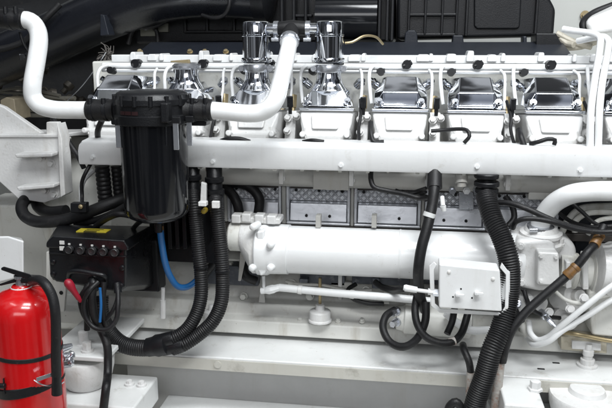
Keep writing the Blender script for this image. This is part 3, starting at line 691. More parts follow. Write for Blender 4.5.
# finned cooler behind the box
fn = thing('finned_cooler', at(180, 250, .05), 'black upright fin stack beside the control box and below the filter', 'cooler')
bm = N(); pbox(bm, 150, 208, 218, 262, .10, .03); mk('back_plate', bm, BLACK, fn)
for px in (160, 167, 174.5, 182, 190, 199): 
    bm = N(); pbox(bm, px, 208, px+4.2, 249, .03, .07); mk('fin', bm, BLACK, fn, bevel=.002)
bm = N(); pbox(bm, 128, 240, 158, 292, .02, .06); mk('side_block', bm, BLACK, fn, bevel=.006)

# ================================================================ CYLINDRICAL COOLER
tub = thing('heat_exchanger', at(380, 285, .06), 'thick glossy white horizontal heat exchanger tube below the cable duct', 'heat exchanger')
YT = .06
a = at(290, 249.5, YT); r_t = (at(306, 226.6, YT).z-at(306, 273.2, YT).z)/2*.985
ztc = (at(306, 226.4, YT).z+at(306, 273.4, YT).z)/2
xa = at(290, 250, YT).x; xb = at(516, 260, YT).x
bm = N(); lathe(bm, (xa, YT, ztc), (1, 0, 0), [(0, r_t), (xb-xa, r_t)], 64); mk('shell', bm, WHITE, tub)
bm = N(); xe = at(258, 250, YT).x
lathe(bm, (xe, YT, ztc), (1, 0, 0), [(0, r_t*1.08), (.004, r_t*1.13), (.03, r_t*1.13), (.036, r_t*1.07), (xa-xe-.012, r_t*1.05), (xa-xe-.002, r_t*1.05), (xa-xe, r_t)], 64); mk('end_bonnet', bm, WHITE, tub)
bm = N(); xg = at(242, 238, YT).x; xh = at(229, 236, YT).x; zh = at(235, 236.5, YT).z
hull(bm, [V((xe+.004, YT+math.cos(t)*r_t*.97, ztc+math.sin(t)*r_t*1.09)) for t in [i*math.pi/16 for i in range(32)]] + [V((xe-.012, YT+math.cos(t)*r_t*.97, ztc+math.sin(t)*r_t*1.09)) for t in [i*math.pi/16 for i in range(32)]] +
     [V((xg, YT+math.cos(t)*r_t*.66, zh+math.sin(t)*r_t*.62)) for t in [i*math.pi/16 for i in range(32)]])
mk('inlet_cone', bm, CAST, tub, bevel=.004)
bm = N(); lathe(bm, (xg+.006, YT, zh), (-1, 0, 0), [(0, r_t*.57), (.002, r_t*.61), (xg-xh, r_t*.61), (xg-xh+.004, r_t*.55)], 36); mk('hose_collar', bm, CREAM, tub)
for px, py in ((253, 227), (252, 268), (270, 245), (270, 268)):
    bm = N(); lathe(bm, at(px, py, -.012), (-.25, -1, 0), [(-.03, .010), (.0, .010), (.004, .009), (.007, .0065), (.008, .003)], 16); mk('bolt', bm, WHITE, tub)
bm = N()
for px, py in ((237, 218), (247, 217), (260, 218), (272, 219)):
    p = at(px, py, .05); box(bm, p+V((-.013, -.015, -.012)), p+V((.013, .02, .012)))
pbox(bm, 234, 218, 280, 224, .04, .06); mk('top_flange', bm, CAST, tub, bevel=.004)
bm = N(); prism(bm, [(256, 232), (264, 230), (266, 274), (260, 277), (257, 270)], .0, .06); mk('flange_rib', bm, WHITE, tub, bevel=.006)
bm = N(); lathe(bm, (xb-.02, YT, ztc), (1, 0, 0), [(0, r_t), (.004, r_t*1.04), (.03, r_t*1.04), (.034, r_t)], 64); mk('end_ring', bm, WHITE, tub)
for px in (374, 318): 
    bm = N(); pbox(bm, px-2.5, 216, px+2.5, 228, .05, .03); mk('support_tab', bm, GREY, tub, bevel=.001)

# thin pipe under it
tp = thing('drain_pipe', at(350, 300, .05), 'thin white pipe running under the heat exchanger to the junction box', 'pipe')
bm = N(); tube(bm, pts([(279, 287.5, .04), (330, 292.5, .04), (380, 296.5, .03), (432, 301.5, .02)]), 3.9*sc(350, 294, .04), 16); mk('pipe_run', bm, WHITE, tp)
bm = N(); p = at(269, 290, .035); q = at(280, 287.5, .04); lathe(bm, p, q-p, [(-.012, .008), (-.002, .0125), (.012, .0125), (.018, .0105), (.03, .0105)], 8); cyl(bm, at(263.5, 276, .04), at(264, 292, .035), .0045, seg=12); cyl(bm, at(261, 291, .035), at(270, 290, .035), .009, seg=12); mk('elbow_fitting', bm, WHITE, tp)
bm = N(); cyl(bm, at(320, 278, .09), at(320, 312, .09), .0045, seg=10); mk('tap_stem', bm, BRASS, tp)

# ================================================================ PUMP ON THE RIGHT
pm = thing('water_pump', at(550, 300, .05), 'white cast water pump at the right end of the heat exchanger', 'pump')
bm = N(); prism(bm, [(516, 240), (550, 238), (556, 246), (560, 290), (540, 292), (518, 288)], .0, .14); mk('pump_body', bm, CAST, pm, bevel=.014, seg=4)
bm = N(); prism(bm, [(538, 252), (559, 253), (560, 286), (537, 285)], -.035, .05); mk('box_cover', bm, CAST, pm, bevel=.005)
bm = N(); prism(bm, [(552, 236), (568, 238), (577, 247), (577, 260), (556, 262), (550, 250)], .05, .1); mk('pump_shoulder', bm, CAST, pm, bevel=.014, seg=4)
bm = N(); c0 = at(540, 240, .06)
lathe(bm, c0+V((0, 0, -.02)), (0, -.1, 1), [(0, .052), (.008, .056), (.018, .056), (.022, .048), (.034, .048), (.036, .053), (.044, .053), (.048, .043), (.06, .038)], 36); mk('outlet_flange', bm, CAST, pm)
for dx in (-.045, 0.005, .048):
    bm = N(); bolt(bm, c0+V((dx, -.045+abs(dx)*.5, -.004)), .007, (0, -.2, 1), .014); mk('flange_bolt', bm, CAST, pm)
bm = N(); a, b = at(558, 269, .06), at(600, 274, .06); d = b-a
lathe(bm, a, d, [(0, .043), (.03, .043), (.034, .047), (.044, .047), (.048, .040), (d.length*.75, .040), (d.length*.78, .052), (d.length*.92, .052), (d.length*.95, .045), (d.length*1.4, .045)], 36); mk('shaft_housing', bm, CREAM, pm)
bm = N(); lathe(bm, at(596, 268, .03), V((1, .05, -.05)), [(0, .05), (.004, .062), (.02, .064), (.03, .07), (.06, .072)], 36); mk('coupling', bm, CAST, pm)
bm = N()
for px, py, Y, r in ((536, 302, .07, .03), (575, 296, .06, .04), (566, 318, .08, .035), (520, 306, .1, .03)):
    p = at(px, py, Y); lathe(bm, p, V((random.uniform(-.3, .3), -1, random.uniform(-.2, .4))), [(-.06, r*1.1), (.0, r), (.012, r*.9), (.014, r*.5), (.02, r*.45), (.028, r*.4)], 24)
mks('pump_boss', bm, CAST, pm)
bm = N()
for px, py, Y in ((549, 312, .03), (570, 309, 0), (584, 298, 0), (528, 298, .03)): bolt(bm, at(px, py, Y), .0085, (random.uniform(-.3, .3), -1, .3), .014)
mks('pump_bolt', bm, CAST, pm)
bm = N(); prism(bm, [(588, 292), (640, 280), (640, 340), (592, 336)], .02, .1); prism(bm, [(520, 318), (600, 322), (604, 338), (520, 338)], .10, .1); mks('pump_foot', bm, CREAM, pm, bevel=.008)
# white pipe from pump
rp = thing('coolant_pipe', at(545, 230, .03), 'wide white coolant pipe curving up and right out of the pump', 'pipe')
bm = N(); tube(bm, pts([(539, 232, .05), (541, 222, .045), (547, 211, .03), (557, 201, .01), (572, 194, -.01), (590, 191.5, -.02), (612, 191, -.03), (660, 192, -.03)]), 9.8*sc(560, 200, .0), 26); mk('pipe_run', bm, WHITE, rp)
bm = N(); pc = at(540, 229, .05); lathe(bm, pc, V((.05, -.1, 1)), [(0, .030), (.002, .034), (.010, .034), (.012, .030)], 28); cyl(bm, pc+V((-.03, -.03, .004)), pc+V((-.012, -.034, .006)), .006, seg=10); mk('pipe_clamp', bm, STEEL, rp)

# clutter behind the right end: small pipes in shade
cl = thing('pipework', at(575, 225, .15), 'small white pipes crowded in shade under the right end of the duct', 'pipework')
for P, r in (([(562, 232, .16), (568, 220, .15), (580, 209, .15), (612, 206, .15)], .009), ([(575, 232, .14), (575, 222, .14), (585, 214, .13), (600, 212, .13), (625, 214, .13)], .008), ([(588, 235, .12), (596, 222, .12), (612, 218, .12), (640, 220, .12)], .006)):
    bm = N(); tube(bm, pts(P), r, 14); mk('small_pipe', bm, CREAM, cl)
bm = N(); prism(bm, [(530, 178), (552, 176), (556, 200), (528, 200)], .12, .05); mk('lug_plate', bm, CREAM, cl, bevel=.004)
bm = N(); prism(bm, [(500, 236), (640, 240), (640, 255), (500, 245)], .24, .05); prism(bm, [(575, 240), (640, 245), (640, 300), (575, 285)], .2, .06); mk('shade_backing', bm, SLATE, cl, bevel=.004)  # coloured dark to paint the shade behind the pipes

# ================================================================ RIGHT SLIM PIPES
for P, lab in (([(563, 29, .32), (575, 31, .3), (594, 34, .26), (600, 38, .24), (600, 46, .22), (594, 85, .1), (591, 110, .05), (590, 150, .03)], 'left of the two slim white pipes crossing the rightmost cover'),
               ([(578, 41, .36), (592, 38, .32), (604, 37, .26), (608.5, 41, .24), (608, 50, .22), (602, 85, .1), (599.5, 110, .05), (598, 150, .03)], 'right of the two slim white pipes crossing the rightmost cover')):
    pipe('fuel_pipe', P, 3.4, WHITE, lab, 'pipe', seg=16, group='slim white fuel pipes at the right end')
for P, lab in (([(640, 270, -.06), (612, 286, -.06), (585, 307, -.06), (560, 327, -.05), (548, 337, -.04), (538, 340, -.03), (531, 334, -.01), (529, 322, .04)], 'upper white pipe slanting up to the right edge below the pump'),
               ([(640, 287, -.05), (612, 300, -.05), (590, 314, -.05), (562, 331, -.05), (549, 341, -.05), (535, 345, -.03), (527, 338, .04)], 'lower white pipe slanting up to the right edge below the pump')):
    pipe('injection_line', P, 3.0, WHITE, lab, 'pipe', seg=14, group='slanting white pipes below the pump')

# ================================================================ JUNCTION BOX
jb = thing('junction_box', at(470, 312, -.13), 'small white junction box with screws in front of the heat exchanger', 'junction box')
YJ = -.15
bm = N(); prism(bm, [(439, 264), (500, 270), (502, 312), (439, 308)], YJ, .055); mk('box_body', bm, WHITE, jb, bevel=.004)
bm = N(); hull(bm, [at(500, 262, YJ+.06), at(510, 272, YJ+.03)]+[at(510, 311, YJ+.03), at(500, 314, YJ+.03)]+[at(500, 262, YJ+.065), at(510, 272, YJ+.035), at(510, 311, YJ+.035), at(500, 314, YJ+.035)])
prism(bm, [(502, 263), (509.5, 273), (508.5, 308), (503, 316), (440, 313), (431, 306), (429, 266), (434, 262), (437, 265), (434, 270), (435, 304), (441, 309), (501, 313), (505, 307), (506, 275), (500, 268)], YJ+.02, .006); mk('bracket', bm, WHITE, jb, bevel=.0015)
for px, py in ((449, 272), (493, 279)):
    bm = N(); p = at(px, py, YJ); lathe(bm, p, (0, -1, 0), [(-.002, .0045), (.002, .0045), (.0035, .002)], 12); mk('screw', bm, CAST, jb)
bm = N()
for px, py in ((461, 289), (453, 297), (472, 298)):
    p = at(px, py, YJ-.0005); cyl(bm, p, p+V((0, .003, 0)), .0022, seg=10)
mks('key_hole', bm, BLACK, jb)
for px, py in ((457.5, 294.5), (476.5, 293)):
    bm = N(); p = at(px, py, YJ); cyl(bm, p+V((0, .002, 0)), p+V((0, -.014, .002)), .0062, .0052, seg=14); box(bm, p+V((-.003, -.016, 0)), p+V((.014, -.010, .006))); mk('knob', bm, WHITE, jb, bevel=.001)
bm = N(); cyl(bm, at(405, 288, -.125), at(417, 290, -.125), .0085, .0075, seg=16); cyl(bm, at(416, 290, -.125), at(434, 292.5, -.125), .0048, seg=12); hexnut(bm, at(428, 291.5, -.125), (1, 0, -.05), .008, .012); cyl(bm, at(403.5, 287.5, -.125), at(406, 288, -.125), .006, .0085, seg=16); mk('valve_lever', bm, WHITE, jb)
bm = N(); cyl(bm, at(433, 292.5, -.125), at(439, 293, -.125), .009, seg=6); mk('gland_nut', bm, STEEL, jb)

# starter-like barrel below box
sm = thing('starter_motor', at(440, 335, .06), 'grey white starter barrel half hidden below the junction box', 'motor')
bm = N(); a, b = at(396, 318, .05), at(470, 324, .05); d = b-a; lathe(bm, a, d, [(0, .022), (.002, .03), (.02, .034), (.024, .040), (d.length, .040), (d.length+.004, .03)], 32); mk('barrel', bm, CREAM, sm)
bm = N(); bolt(bm, at(397, 311, .03), .009, (-.6, -1, 0), .02); bolt(bm, at(397, 322, .02), .009, (-.6, -1, 0), .02); mk('terminal', bm, STEEL, sm)

# ================================================================ HOSES
def hose(P, rpx, label, cat='hose', corr=False, m=RUBBER, name='hose', seg=16, ends=None, group=None):
    q = P[len(P)//2]; r = rpx*sc(*q); bm = N()
    if corr: corrugated(bm, pts(P), r)
    else: tube(bm, pts(P), r, seg)
    return mk(name, bm, m, label=label, cat=cat, group=group)
def hoseset(name, loc, label, P, rpx, cuffs, extra=None):
    t = thing(name, at(*loc), label, 'hose', 'corrugated black hoses')
    q = P[len(P)//2]; r = rpx*sc(*q); bm = N(); corrugated(bm, pts(P), r); mk('conduit', bm, RUBBER, t)
    for (a, b, k) in cuffs:
        bm = N(); A, B = at(*a), at(*b); lathe(bm, A, B-A, [(0, r*k*.95), (.003, r*k), ((B-A).length-.003, r*k), ((B-A).length, r*k*.95)], 22); mk('cuff', bm, BLACK, t)
    return t
YHs = -.03
lA = [(193, 192, .0), (194, 204, -.03), (196, 225, -.04), (198.5, 250, -.05), (201, 275, -.06), (201, 297, -.07), (196, 315, -.08), (186, 330, -.09), (172, 339, -.1), (160, 343, -.1)]
lB = [(215, 196, .0), (216, 205, -.03), (219, 230, -.04), (221.5, 255, -.05), (222.5, 280, -.06), (221, 303, -.07), (213, 321, -.08), (197, 336, -.09), (183, 345, -.1), (172, 349, -.1)]
ha = hoseset('corrugated_hose', (200, 345, -.08), 'left of two corrugated hoses hanging right of the black filter', lA, 6.5, [((192, 166, .03), (193, 194, .0), 1.15), ((174, 338, -.1), (155, 343, -.1), 1.18)])
hb = hoseset('corrugated_hose', (220, 350, -.08), 'right of two corrugated hoses hanging right of the black filter', lB, 6.7, [((214, 166, .03), (215, 198, .0), 1.2), ((184, 344.5, -.1), (162, 349, -.1), 1.1)])
for h_, pp in ((ha, (192, 180, .01)), (hb, (214.5, 182, .01)), (hb, (215, 194, .0))):
    bm = N(); p = at(*pp); lathe(bm, p, (0, 0, 1), [(0, .022), (.002, .025), (.012, .025), (.014, .022)], 24); mk('ring', bm, BLACK, h_)
bm = N(); pbox(bm, 197, 199, 219, 208, -.065, .006); mk('hose_label', bm, mat('tag_white', (.62, .63, .62), .5), hb, bevel=.001) if False else bm.free()
bm = N(); pbox(bm, 198, 202, 206, 206.5, -.075, .02); pbox(bm, 211.5, 201.5, 219, 208.5, -.072, .012); prism(bm, [(201, 182), (206, 184), (206, 202), (200, 202)], -.04, .012); mk('hose_bracket', bm, CAST, label='small white hose bracket tying the two corrugated hoses', cat='bracket', bevel=.002)
bm = N(); p = at(203.5, 211.5, -.05); lathe(bm, p, (0, -1, 0), [(-.02, .007), (.0, .007), (.003, .005), (.004, .002)], 14); mk('plug', bm, OCHRE, label='small yellow plug between the two corrugated hoses', cat='plug')
t = thing('loom_conduit', at(130, 350, -.1), 'thick black conduit carrying both corrugated hoses left to the control box', 'conduit')
bm = N(); corrugated(bm, pts([(160, 347, -.1), (148, 348, -.1), (134, 347.5, -.1), (122, 344, -.1), (112, 336, -.1), (104, 324, -.11), (100, 310, -.12), (100, 296, -.11)]), 8.2*sc(130, 346, -.1), pitch=.006, amp=.03); mk('conduit', bm, RUBBER, t)
bm = N(); A, B = at(168, 343.5, -.1), at(148, 347.5, -.1); lathe(bm, A, B-A, [(0, .017), (.004, .028), (.03, .03), (.04, .026), ((B-A).length, .025)], 22); mk('y_joint', bm, BLACK, t)
t = hoseset('corrugated_hose', (480, 400, -.12), 'thick corrugated black hose running down past the junction box', [(486, 196, .0), (488, 204, -.02), (493, 220, -.045), (501, 236, -.065), (507.5, 255, -.085), (510, 275, -.092), (508, 300, -.10), (501, 328, -.125), (492, 350, -.145), (484, 378, -.15), (476, 400, -.15), (470, 425, -.15)], 9.9, [((486.5, 172, .03), (486.5, 204, .0), 1.0)])
for py, k in ((178, 1.1), (186, 1.14), (193, 1.06)):
    bm = N(); lathe(bm, at(486.5, py, .015), (0, 0, 1), [(0, .026*k), (.002, .0275*k), (.01, .0275*k), (.012, .026*k)], 24); mk('ring', bm, BLACK, t)
bm = N(); cyl(bm, at(461.5, 172, .04), at(461.5, 183, .03), .016, seg=18); cyl(bm, at(461.5, 182, .03), at(461.5, 186, .03), .012, seg=18); mk('gland', bm, GREY, label='short grey cable gland under the duct left of the thick hose', cat='gland')
bm = N(); lathe(bm, at(486.5, 177, .035), (0, 0, 1), [(0, .031), (.02, .031), (.024, .028)], 24); mk('duct_outlet', bm, mat('brown_gland', (.10, .07, .055), .5), label='brown gland where the thick hose leaves the duct', cat='gland')
for px in (192, 214):
    bm = N(); lathe(bm, at(px, 171, .04), (0, 0, 1), [(0, .022), (.016, .022), (.018, .02)], 24); mk('duct_outlet', bm, mat('brown_gland', (.10, .07, .055), .5), label='brown gland where the %s corrugated hose by the filter leaves the duct' % ('left' if px < 200 else 'right'), cat='gland')

# cable bundle at px 435
t = thing('cable_bundle', at(425, 340, -.08), 'black cable bundle hanging from the duct in front of the heat exchanger', 'cable')
bm = N(); tube(bm, pts([(435, 168, .03), (434.5, 180, .0), (434, 192, -.02), (432, 206, -.035), (427, 228, -.06), (421.5, 248, -.075), (418.5, 268, -.08), (418.5, 285, -.06), (421, 300, -.04), (425, 310, -.02)]), 5.4*sc(430, 215, -.05), 18); mk('main_sleeve', bm, RUBBER, t)
bm = N(); cyl(bm, at(434.8, 168, .02), at(434.5, 188, -.01), .017, .019, seg=20); mk('sleeve_boot', bm, RUBBER, t)
bm = N(); lathe(bm, at(429.3, 215, -.047), at(430.6, 211, -.045)-at(429.3, 215, -.047), [(-.005, .0155), (.006, .0155)], 18); mk('white_tie', bm, mat('tag_white', (.62, .63, .62), .5), t)
bm = N(); tube(bm, pts([(426, 302, -.05), (425, 322, -.07), (416, 340, -.08), (403, 347, -.08), (390, 342, -.06), (383, 328, -.03), (386, 316, .0), (395, 310, .03)]), 3.9*sc(400, 340, -.06), 14); mk('looped_cable', bm, RUBBER, t)
bm = N(); tube(bm, pts([(417, 295, -.03), (415, 310, -.05), (418, 326, -.08), (426, 337, -.09), (440, 343, -.09), (452, 342, -.08), (461, 334, -.05), (466, 320, -.02), (469, 308, .0)]), 3.8*sc(430, 335, -.08), 14); mk('tail_cable', bm, RUBBER, t)
bm = N(); A, B = at(449, 342.5, -.08), at(455, 340.5, -.075); cyl(bm, A, B, .0105, seg=14); mk('rust_sleeve', bm, RUST, t)
hose([(371, 170, .05), (371, 180, .03), (374, 187, .02), (388, 191, .02), (404, 194, .03), (420, 198, .03), (433, 197, -.0)], 2.6, 'thin black cable sagging from the duct to the hanging bundle', 'cable', name='cable')
hose([(375, 282, .08), (382, 287, .06), (394, 290, .02), (404, 289, -.03), (412, 289, -.04)], 3.2, 'short black cable behind the white valve lever', 'cable', name='cable')
for i in range(4):
    hose([(396+i*6, 190+i, .08), (404+i*6, 193+i*1.5, .06), (413+i*4, 192+i*2, .05), (426, 188+i*4, .02)], 1.7, ('first', 'second', 'third', 'last')[i]+' black wire of the tangle left of the hanging cable bundle, counted from left', 'wire', name='wire', seg=8, group='wires tangled beside the hanging bundle')
bm = N(); cyl(bm, at(443, 206, -.02), at(444, 211, -.02), .008, .006, seg=12); cyl(bm, at(442, 197, -.0), at(443, 206, -.02), .006, seg=10); mk('cable_plug', bm, WHITE, label='small white cable plug hanging right of the cable bundle', cat='plug')

# blue hose
bh = thing('blue_hose', at(180, 290, .0), 'thin bright blue hose curving below the black filter', 'hose')
bm = N(); tube(bm, pts([(160, 229, -.09), (162, 245, -.08), (165, 262, -.06), (170, 276, -.04), (178, 286.5, -.02), (187, 287, .0), (196, 281, .02), (203, 272, .04)]), 3.3*sc(165, 262, -.06), 14); mk('tubing', bm, BLUE, bh)
bm = N(); cyl(bm, at(159.7, 226, -.09), at(160, 230, -.09), .0095, seg=14); mk('collar', bm, ORANGE, bh)
# vertical white tube left of blue hose end
bm = N(); cyl(bm, at(163, 288, .02), at(163, 300, .02), .0055, seg=12); cyl(bm, at(163, 300, .02), at(163, 318, .02), .008, seg=12); mk('drain_spout', bm, CAST, label='short grey drain spout left below the blue hose', cat='spout')

# fat black hose on left
t = thing('rubber_hose', at(50, 222, .0), 'fat plain black hose looping under the white bracket on the left', 'hose')
bm = N(); tube(bm, pts([(33, 196, .1), (24, 201, .06), (21.5, 208, .04), (25, 216, .02), (34, 221, .01), (48, 222, 0), (66, 219.5, 0), (84, 214, .0), (102, 207, .0), (120, 200, .02), (135, 195, .05)]), 6.0*sc(50, 220, 0), 20); mk('hose_body', bm, RUBBER, t)
bm = N(); prism(bm, [(70, 203), (86, 203), (86, 213), (70, 213)], -.045, .02); k = mk('hose_saddle', bm, BLACK, t, bevel=.003)
bm = N(); p = at(81, 206.5, -.046); lathe(bm, p, (0, -1, 0), [(0, .006), (.004, .006), (.006, .003)], 12); mk('saddle_screw', bm, BRASS, k)
hose([(36, 196, .14), (38, 206, .1), (48, 212, .06), (66, 211, .04)], 6, 'short black hose stub directly under the white bracket', m=RUBBER)
hose([(53, 118, .12), (58, 128, .1), (66, 138, .09), (72, 147, .09), (78, 156, .09), (84, 168, .1)], 2.6, 'black cable dropping behind the left end of the duct', 'cable', name='cable')
hose([(93, 160, .03), (86, 172, .0), (82, 182, 0), (82, 196, 0), (82, 204, -.02)], 1.9, 'thin black cable from the left duct end to the hose saddle', 'cable', name='cable')
hose([(102, 120, -.02), (98, 130, .0), (98, 140, .04)], 3, 'short black cable beside the filter dropping behind the duct', 'cable', name='cable')
bm = N(); tube(bm, pts([(93, 171, .06), (84, 180, .03), (81.5, 188, .02), (82, 204, .01)]), .007, 8); mk('stay_bracket', bm, WHITE, label='bent white stay bracket under the left end of the duct', cat='bracket')
for (a, b, r, lab) in (((102, 166, .05), (106, 205, .05), 7, 'dark ribbed cable gland under the duct left of the filter'), ((116, 166, .07), (120, 208, .07), 5, 'dark rubber boot hugging the left side of the filter')):
    bm = N(); corrugated(bm, pts([a, ((a[0]+b[0])/2, (a[1]+b[1])/2, a[2]), b]), r*sc(*a), pitch=.012); mks('cable_boot', bm, RUBBER, label=lab, cat='boot')
hose([(150, 214, -.02), (135, 216, -.06), (120, 214, -.08), (108, 218, -.06), (96, 226, -.02)], 3.2, 'black hose lying across the top of the control box', 'hose')
hose([(128, 205, -.02), (112, 214, -.02), (96, 220, .0), (76, 224, .03)], 3.6, 'black hose behind the lid of the control box', 'hose')
hose([(186, 210, -.02), (172, 214, -.04), (156, 216, -.1), (140, 222, -.06), (130, 232, -.0)], 2.5, 'thin black hose passing under the base of the filter', 'hose')

# cables under control box
t = thing('cable_loom', at(95, 400, -.16), 'tangle of black cables hanging below the control box', 'cable')
for P, r in (([(94, 283, -.18), (92, 295, -.19), (94, 315, -.19), (101, 330, -.18), (107, 345, -.19), (108, 362, -.20), (107.5, 376, -.22), (106, 388, -.27), (101, 430, -.27)], 4.2),
             ([(98, 282, -.18), (90, 290, -.2), (84, 302, -.2), (86, 318, -.2), (95, 328, -.2), (108, 329, -.2), (116, 320, -.19), (118, 306, -.18), (118, 290, -.16)], 2.5),
             ([(92, 281, -.17), (86, 288, -.18), (80, 298, -.18), (82, 312, -.18), (90, 326, -.17)], 2.0),
             ([(104, 282, -.17), (103, 300, -.18), (104, 318, -.18), (108, 330, -.17)], 3.0),
             ([(88, 284, -.16), (84, 296, -.17), (86, 310, -.17), (87, 322, -.17), (87, 330, -.17)], 3.0),
             ([(118, 288, -.15), (117, 300, -.17), (112, 312, -.18), (106, 320, -.18)], 2.0)):
    bm = N(); tube(bm, pts(P), r*sc(*P[2]), 12); mk('cable', bm, RUBBER, t)
bm = N(); cyl(bm, at(117, 283, -.15), at(118, 293, -.16), .010, seg=14); cyl(bm, at(93, 278, -.16), at(94, 290, -.18), .012, seg=14); mks('cable_boot', bm, BLACK, t)
bm = N(); tube(bm, pts([(100, 288, -.2), (101, 305, -.2), (100, 322, -.2)]), .0035, 8); mk('blue_wire', bm, BLUE, t, label='thin blue wire among the black cables')
bm = N(); lathe(bm, at(107.5, 361, -.18), (0, -.3, 1), [(-.004, .0118), (.004, .0118)], 14); mk('tie', bm, CAST, t)
bm = N(); A, B = at(67, 281, -.2), at(81, 302, -.19); lathe(bm, A, B-A, [(-.004, .004), (0, .009), (.007, .0115), (.018, .011), (.028, .008), ((B-A).length*.8, .0065), ((B-A).length, .004)], 20); mk('terminal_boot', bm, REDP, label='dark red rubber terminal boot below the control box', cat='terminal boot')

# right cables
hose([(494, 203, -.0), (508, 203, -.02), (525, 208, -.04), (545, 217, -.05), (565, 225, -.05), (590, 231, -.04), (640, 236, -.03)], 3.0, 'upper black cable arching from the thick hose to the right edge', 'cable', name='cable')
hose([(513, 228, -.05), (516, 222, -.07), (524, 219, -.08), (536, 219, -.08), (552, 222, -.08), (575, 229, -.07), (600, 232, -.06), (640, 230, -.06)], 2.6, 'black cable looping over the pump flange to the right edge', 'cable', name='cable')
hose([(560, 214, .1), (572, 222, .05), (590, 227, .0), (612, 226, -.02), (640, 222, -.02)], 2.2, 'lower black cable crossing in front of the shaded pipework', 'cable', name='cable')
hose([(554, 205, .1), (566, 200, .08), (580, 210, .06), (596, 224, .04), (612, 228, .02), (640, 230, 0)], 2.0, 'thin black cable curling behind the wide white coolant pipe', 'cable', name='cable')
t = thing('fuel_hose', at(540, 310, -.1), 'black hose with orange fittings slanting across the pump', 'hose')
bm = N(); tube(bm, pts([(604, 226, -.02), (596, 243, -.05), (588, 252, -.08), (575, 268, -.09), (560, 282, -.1), (540, 299, -.11), (524, 314, -.12), (512, 330, -.13), (506, 345, -.13), (502, 362, -.13)]), 4.5*sc(560, 280, -.1), 16); mk('hose_body', bm, RUBBER, t)
for a, b in (((577, 266, -.092), (566, 276.5, -.098)), ((600, 235, -.035), (594, 245.5, -.06))):
    bm = N(); A, B = at(*a), at(*b); L_ = (B-A).length; lathe(bm, A, B-A, [(0, .0122), (.002, .0132), (L_*.24, .0132), (L_*.26, .0121), (L_*.66, .0121), (L_*.68, .0132), (L_-.002, .0132), (L_, .0122)], 16); mk('fitting', bm, ORANGE, t)
for P, r, lab in (([(473, 430, -.11), (470, 400, -.11), (471, 372, -.11)], 4.2, 'rusty pipe end left of the thick corrugated hose'), ([(492, 430, -.12), (496, 400, -.12), (500, 362, -.125)], 4.8, 'rusty pipe end right of the thick corrugated hose')):
    bm = N(); q = pts(P); tube(bm, q, r*sc(*P[1]), 16); mk('rusty_pipe', bm, RUST, label=lab, cat='pipe')
hose([(471, 374, -.11), (469, 362, -.11), (464, 350, -.09), (463, 345, -.05)], 3.6, 'short black hose rising from the left rusty pipe', 'hose')
hose([(446, 420, -.14), (450, 406, -.14), (456, 402, -.14), (461, 408, -.14), (462, 425, -.14)], 4.2, 'black hose loop peeping in at the bottom edge', 'hose')
hose([(500, 318, .05), (512, 318, .05), (522, 324, .05), (528, 336, .04)], 4, 'grey bent pipe left of the slanting white pipes', 'pipe', m=CREAM, name='pipe')
hose([(455, 306, -.02), (452, 322, -.03), (447, 334, -.05)], 3.4, 'short black cable hanging below the junction box', 'cable', name='cable')
hose([(446, 313, .0), (456, 322, .0), (470, 330, .0), (490, 330, .02)], 4, 'white pipe bending down behind the junction box', 'pipe', m=WHITE, name='pipe')
# head cable loops
for P, r, lab in (([(431, 131, .05), (445, 130, .05), (458, 129, .04), (467, 130, .03), (469.5, 136, .02), (464, 143, .02)], 2.0, 'black cable hooking between the two middle chrome covers'),
                  ([(519, 130, .08), (521, 137, .05), (524, 146, .04)], 3.2, 'stubby black cable standing on the duct left of the second last cover'),
                  ([(530, 144, .03), (538, 142, .02), (548, 139, .02), (555, 140, .02), (554, 145, .02)], 2.2, 'black cable lying on the duct under the second last cover'),
                  ([(221, 141, .03), (228, 139, .02), (240, 139, .02), (250, 142, .02)], 2.4, 'black cable lying on the duct below the left white pipe'),
                  ([(303, 142, .03), (312, 140.5, .02), (324, 142, .02)], 2.2, 'black cable lying on the duct under the right chrome breather'),
                  ([(371, 122, .07), (371, 134, .04), (374, 142, .03), (384, 142, .03)], 2.4, 'black cable at the foot of the cover right of the breathers')):
    hose(P, r, lab, 'cable', name='cable', seg=12)
# dark curved pipes behind access panel left
for P, lab in (([(212, 184, .14), (228, 190, .13), (237, 203, .12), (240, 222, .13)], 'left dark hose curving across the first tread panel'), ([(228, 182, .15), (248, 186, .14), (259, 198, .13), (258, 216, .13)], 'right dark hose curving across the first tread panel')):
    hose(P, 5, lab, 'hose')

# ================================================================ ENGINE MOUNTS
def mount(px, py, Y, label, k=1.0, stud=True):
    c = at(px, py, Y); t = thing('engine_mount', c, label, 'engine mount', 'round engine mounts on the bed')
    bm = N(); r = .078*k
    lathe(bm, c, (0, 0, 1), [(0, r*.66), (.006, r*.74), (.03, r*.90), (.055, r*.98), (.078, r*1.0), (.084, r*.97), (.087, r*.5), (.098, r*.45), (.10, r*.4)], 48); mk('mount_dome', bm, CAST, t)
    if not stud: return c, t
    bm = N(); lathe(bm, c, (0, 0, 1), [(.0955, .02), (.115, .02), (.118, .013), (.15, .013), (.153, .008)], 20); mk('stud', bm, CAST, t)
    return c, t
c, t = mount(87, 384, -.13, 'round white engine mount beside the fire extinguisher', .98)
bm = N(); zb = c.z
box(bm, (at(48, 385, -.2).x, -.235, zb-.07), (at(138, 385, -.2).x, -.06, zb)); mk('mount_base', bm, BED, t, bevel=.006)
bm = N(); p = at(120, 372, -.16); 
for px, py in ((124, 371), (137, 382)): cyl(bm, V((at(px, py, -.15).x, -.12, zb)), V((at(px, py, -.15).x, -.12, zb+.006)), .013, seg=16); cyl(bm, V((at(px, py, -.15).x, -.12, zb+.004)), V((at(px, py, -.15).x, -.12, zb+.014)), .008, seg=6)
mks('base_bolt', bm, CAST, t)
bm = N(); zq = c.z+.1
